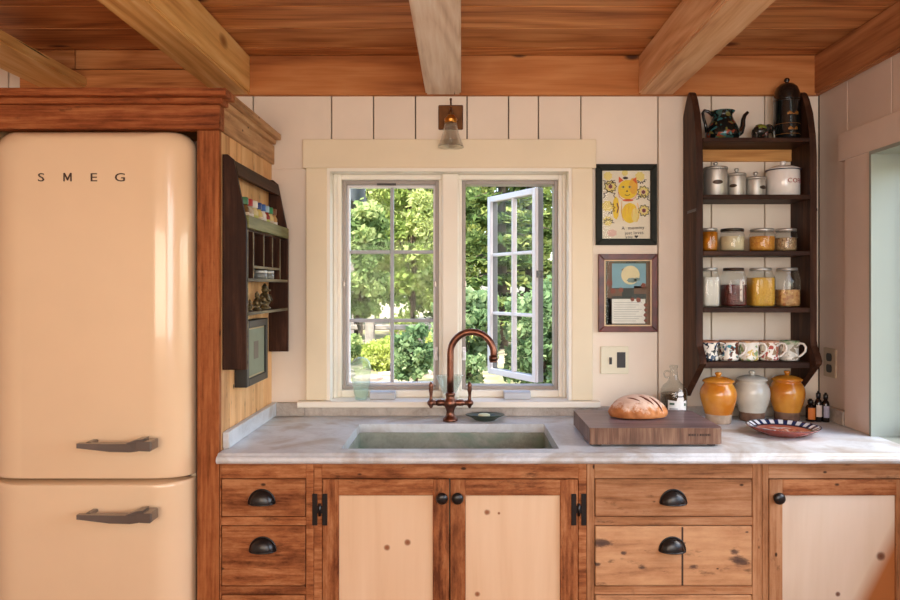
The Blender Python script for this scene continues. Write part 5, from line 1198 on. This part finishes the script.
for x, m, lb in ((-3.2, 'mid', 'hindmost green tree beyond the house'), (.0, 'lime', 'hindmost pale tree in line with the mullion'), (3.1, 'mid', 'hindmost green tree beyond the conifers')): broadleaf(x, 26.6, 9.0, 1.45, 7000, m, lb, .15, z0=.4)
broadleaf(6.0, 3.5, 4.5, 1.4, 4000, 'mid', 'tree outside the side wall window', .14)
g3 = 'garden shrubs'
def shrub(x, y, h, w, n, mat, label, size=.05): broadleaf(x, y, h, w, int(n*1.6), mat, label, size, .05, g3, 'shrub')
shrub(.05, 7.6, 1.35, .36, 3000, 'blue', 'leafy green shrub just outside below the open sash')
shrub(.86, 7.7, 1.40, .38, 3000, 'blue', 'leafy green shrub seen through the lower panes of the open sash')
shrub(-.62, 9.2, .78, .27, 2800, 'blue', 'bluish green shrub before the fence, near the mullion')
shrub(-1.12, 10.9, .44, .42, 2600, 'yel', 'low yellow shrub before the rail fence')
shrub(-1.98, 11.6, .5, .34, 2200, 'mid', 'low green shrub at the foot of the fence post')
shrub(-.15, 11.3, .6, .42, 2600, 'yel', 'low yellow shrub behind the bluish shrub')
shrub(1.45, 9.6, 1.3, .42, 2600, 'mid', 'green shrub under the conifer past the open sash')
# split rail fence
t = thing('rail_fence', 'weathered grey post and rail fence across the garden', 'fence', (-1.1, 13.2, GZ))
# rails run between the posts
wg = paint('weathered_grey_wood', (150, 140, 130), rough=.9, var=.2, vscale=6)
for x in (-3.9, -1.72, .5): mb = MB(); mb.box(x-.085, x+.085, 13.12, 13.28, GZ-.05, GZ+.67, bev=.015); mb.build('post', wg, t)
for x0_, x1_ in ((-3.9, -1.72), (-1.72, .5)):
    for z in (.25, .54): mb = MB(); mb.box(x0_+.086, x1_-.086, 13.16, 13.24, GZ+z-.05, GZ+z+.05, bev=.015); mb.build('rail', wg, t)
# flagstones
for i, (x, y, r) in enumerate(((-1.75, 10.0, .26), (-1.30, 9.7, .24), (-1.80, 10.55, .2), (-.80, 9.85, .2), (-1.05, 10.15, .16), (-.62, 10.3, .22))):
    lb = ['pinkish flagstone nearest the window corner', 'pinkish flagstone behind the green glass bottle', 'pinkish flagstone closest to the fence post', 'pinkish flagstone before the bluish shrub', 'small pinkish flagstone in the middle of the garden path', 'pinkish flagstone beside the mullion'][i]
    mb = MB(); mb.prism([(x+r*random.uniform(.8, 1.1)*math.cos(2*PI*k/9), y+r*random.uniform(.8, 1.1)*math.sin(2*PI*k/9)) for k in range(9)], 'Z', GZ-.03, GZ+.06, bev=.012)
    tag(mb.build('flagstone', paint('flagstone', (176, 154, 142), rough=.9, var=.1), loc=(x, y, GZ)), lb.replace('nearest', 'next to'), 'stone', 'garden flagstones')
# corner of a neighbouring house
t = thing('house', 'corner of a pale house with dark slate roof behind the trees', 'house', (-4.2, 14.2, GZ))
mb = MB(); mb.box(-6.5, -2.45, 13.9, 16.0, GZ-.05, 3.3); mb.build('wall', flat('house_wall', (226, 208, 200), .8), t)
mb = MB(); mb.prism([(13.5, 3.22), (16.4, 3.22), (16.4, 3.36), (14.95, 4.6), (13.5, 3.50)], 'X', -6.8, -2.2); mb.build('roof', flat('slate_roof', (92, 98, 108), .7), t)
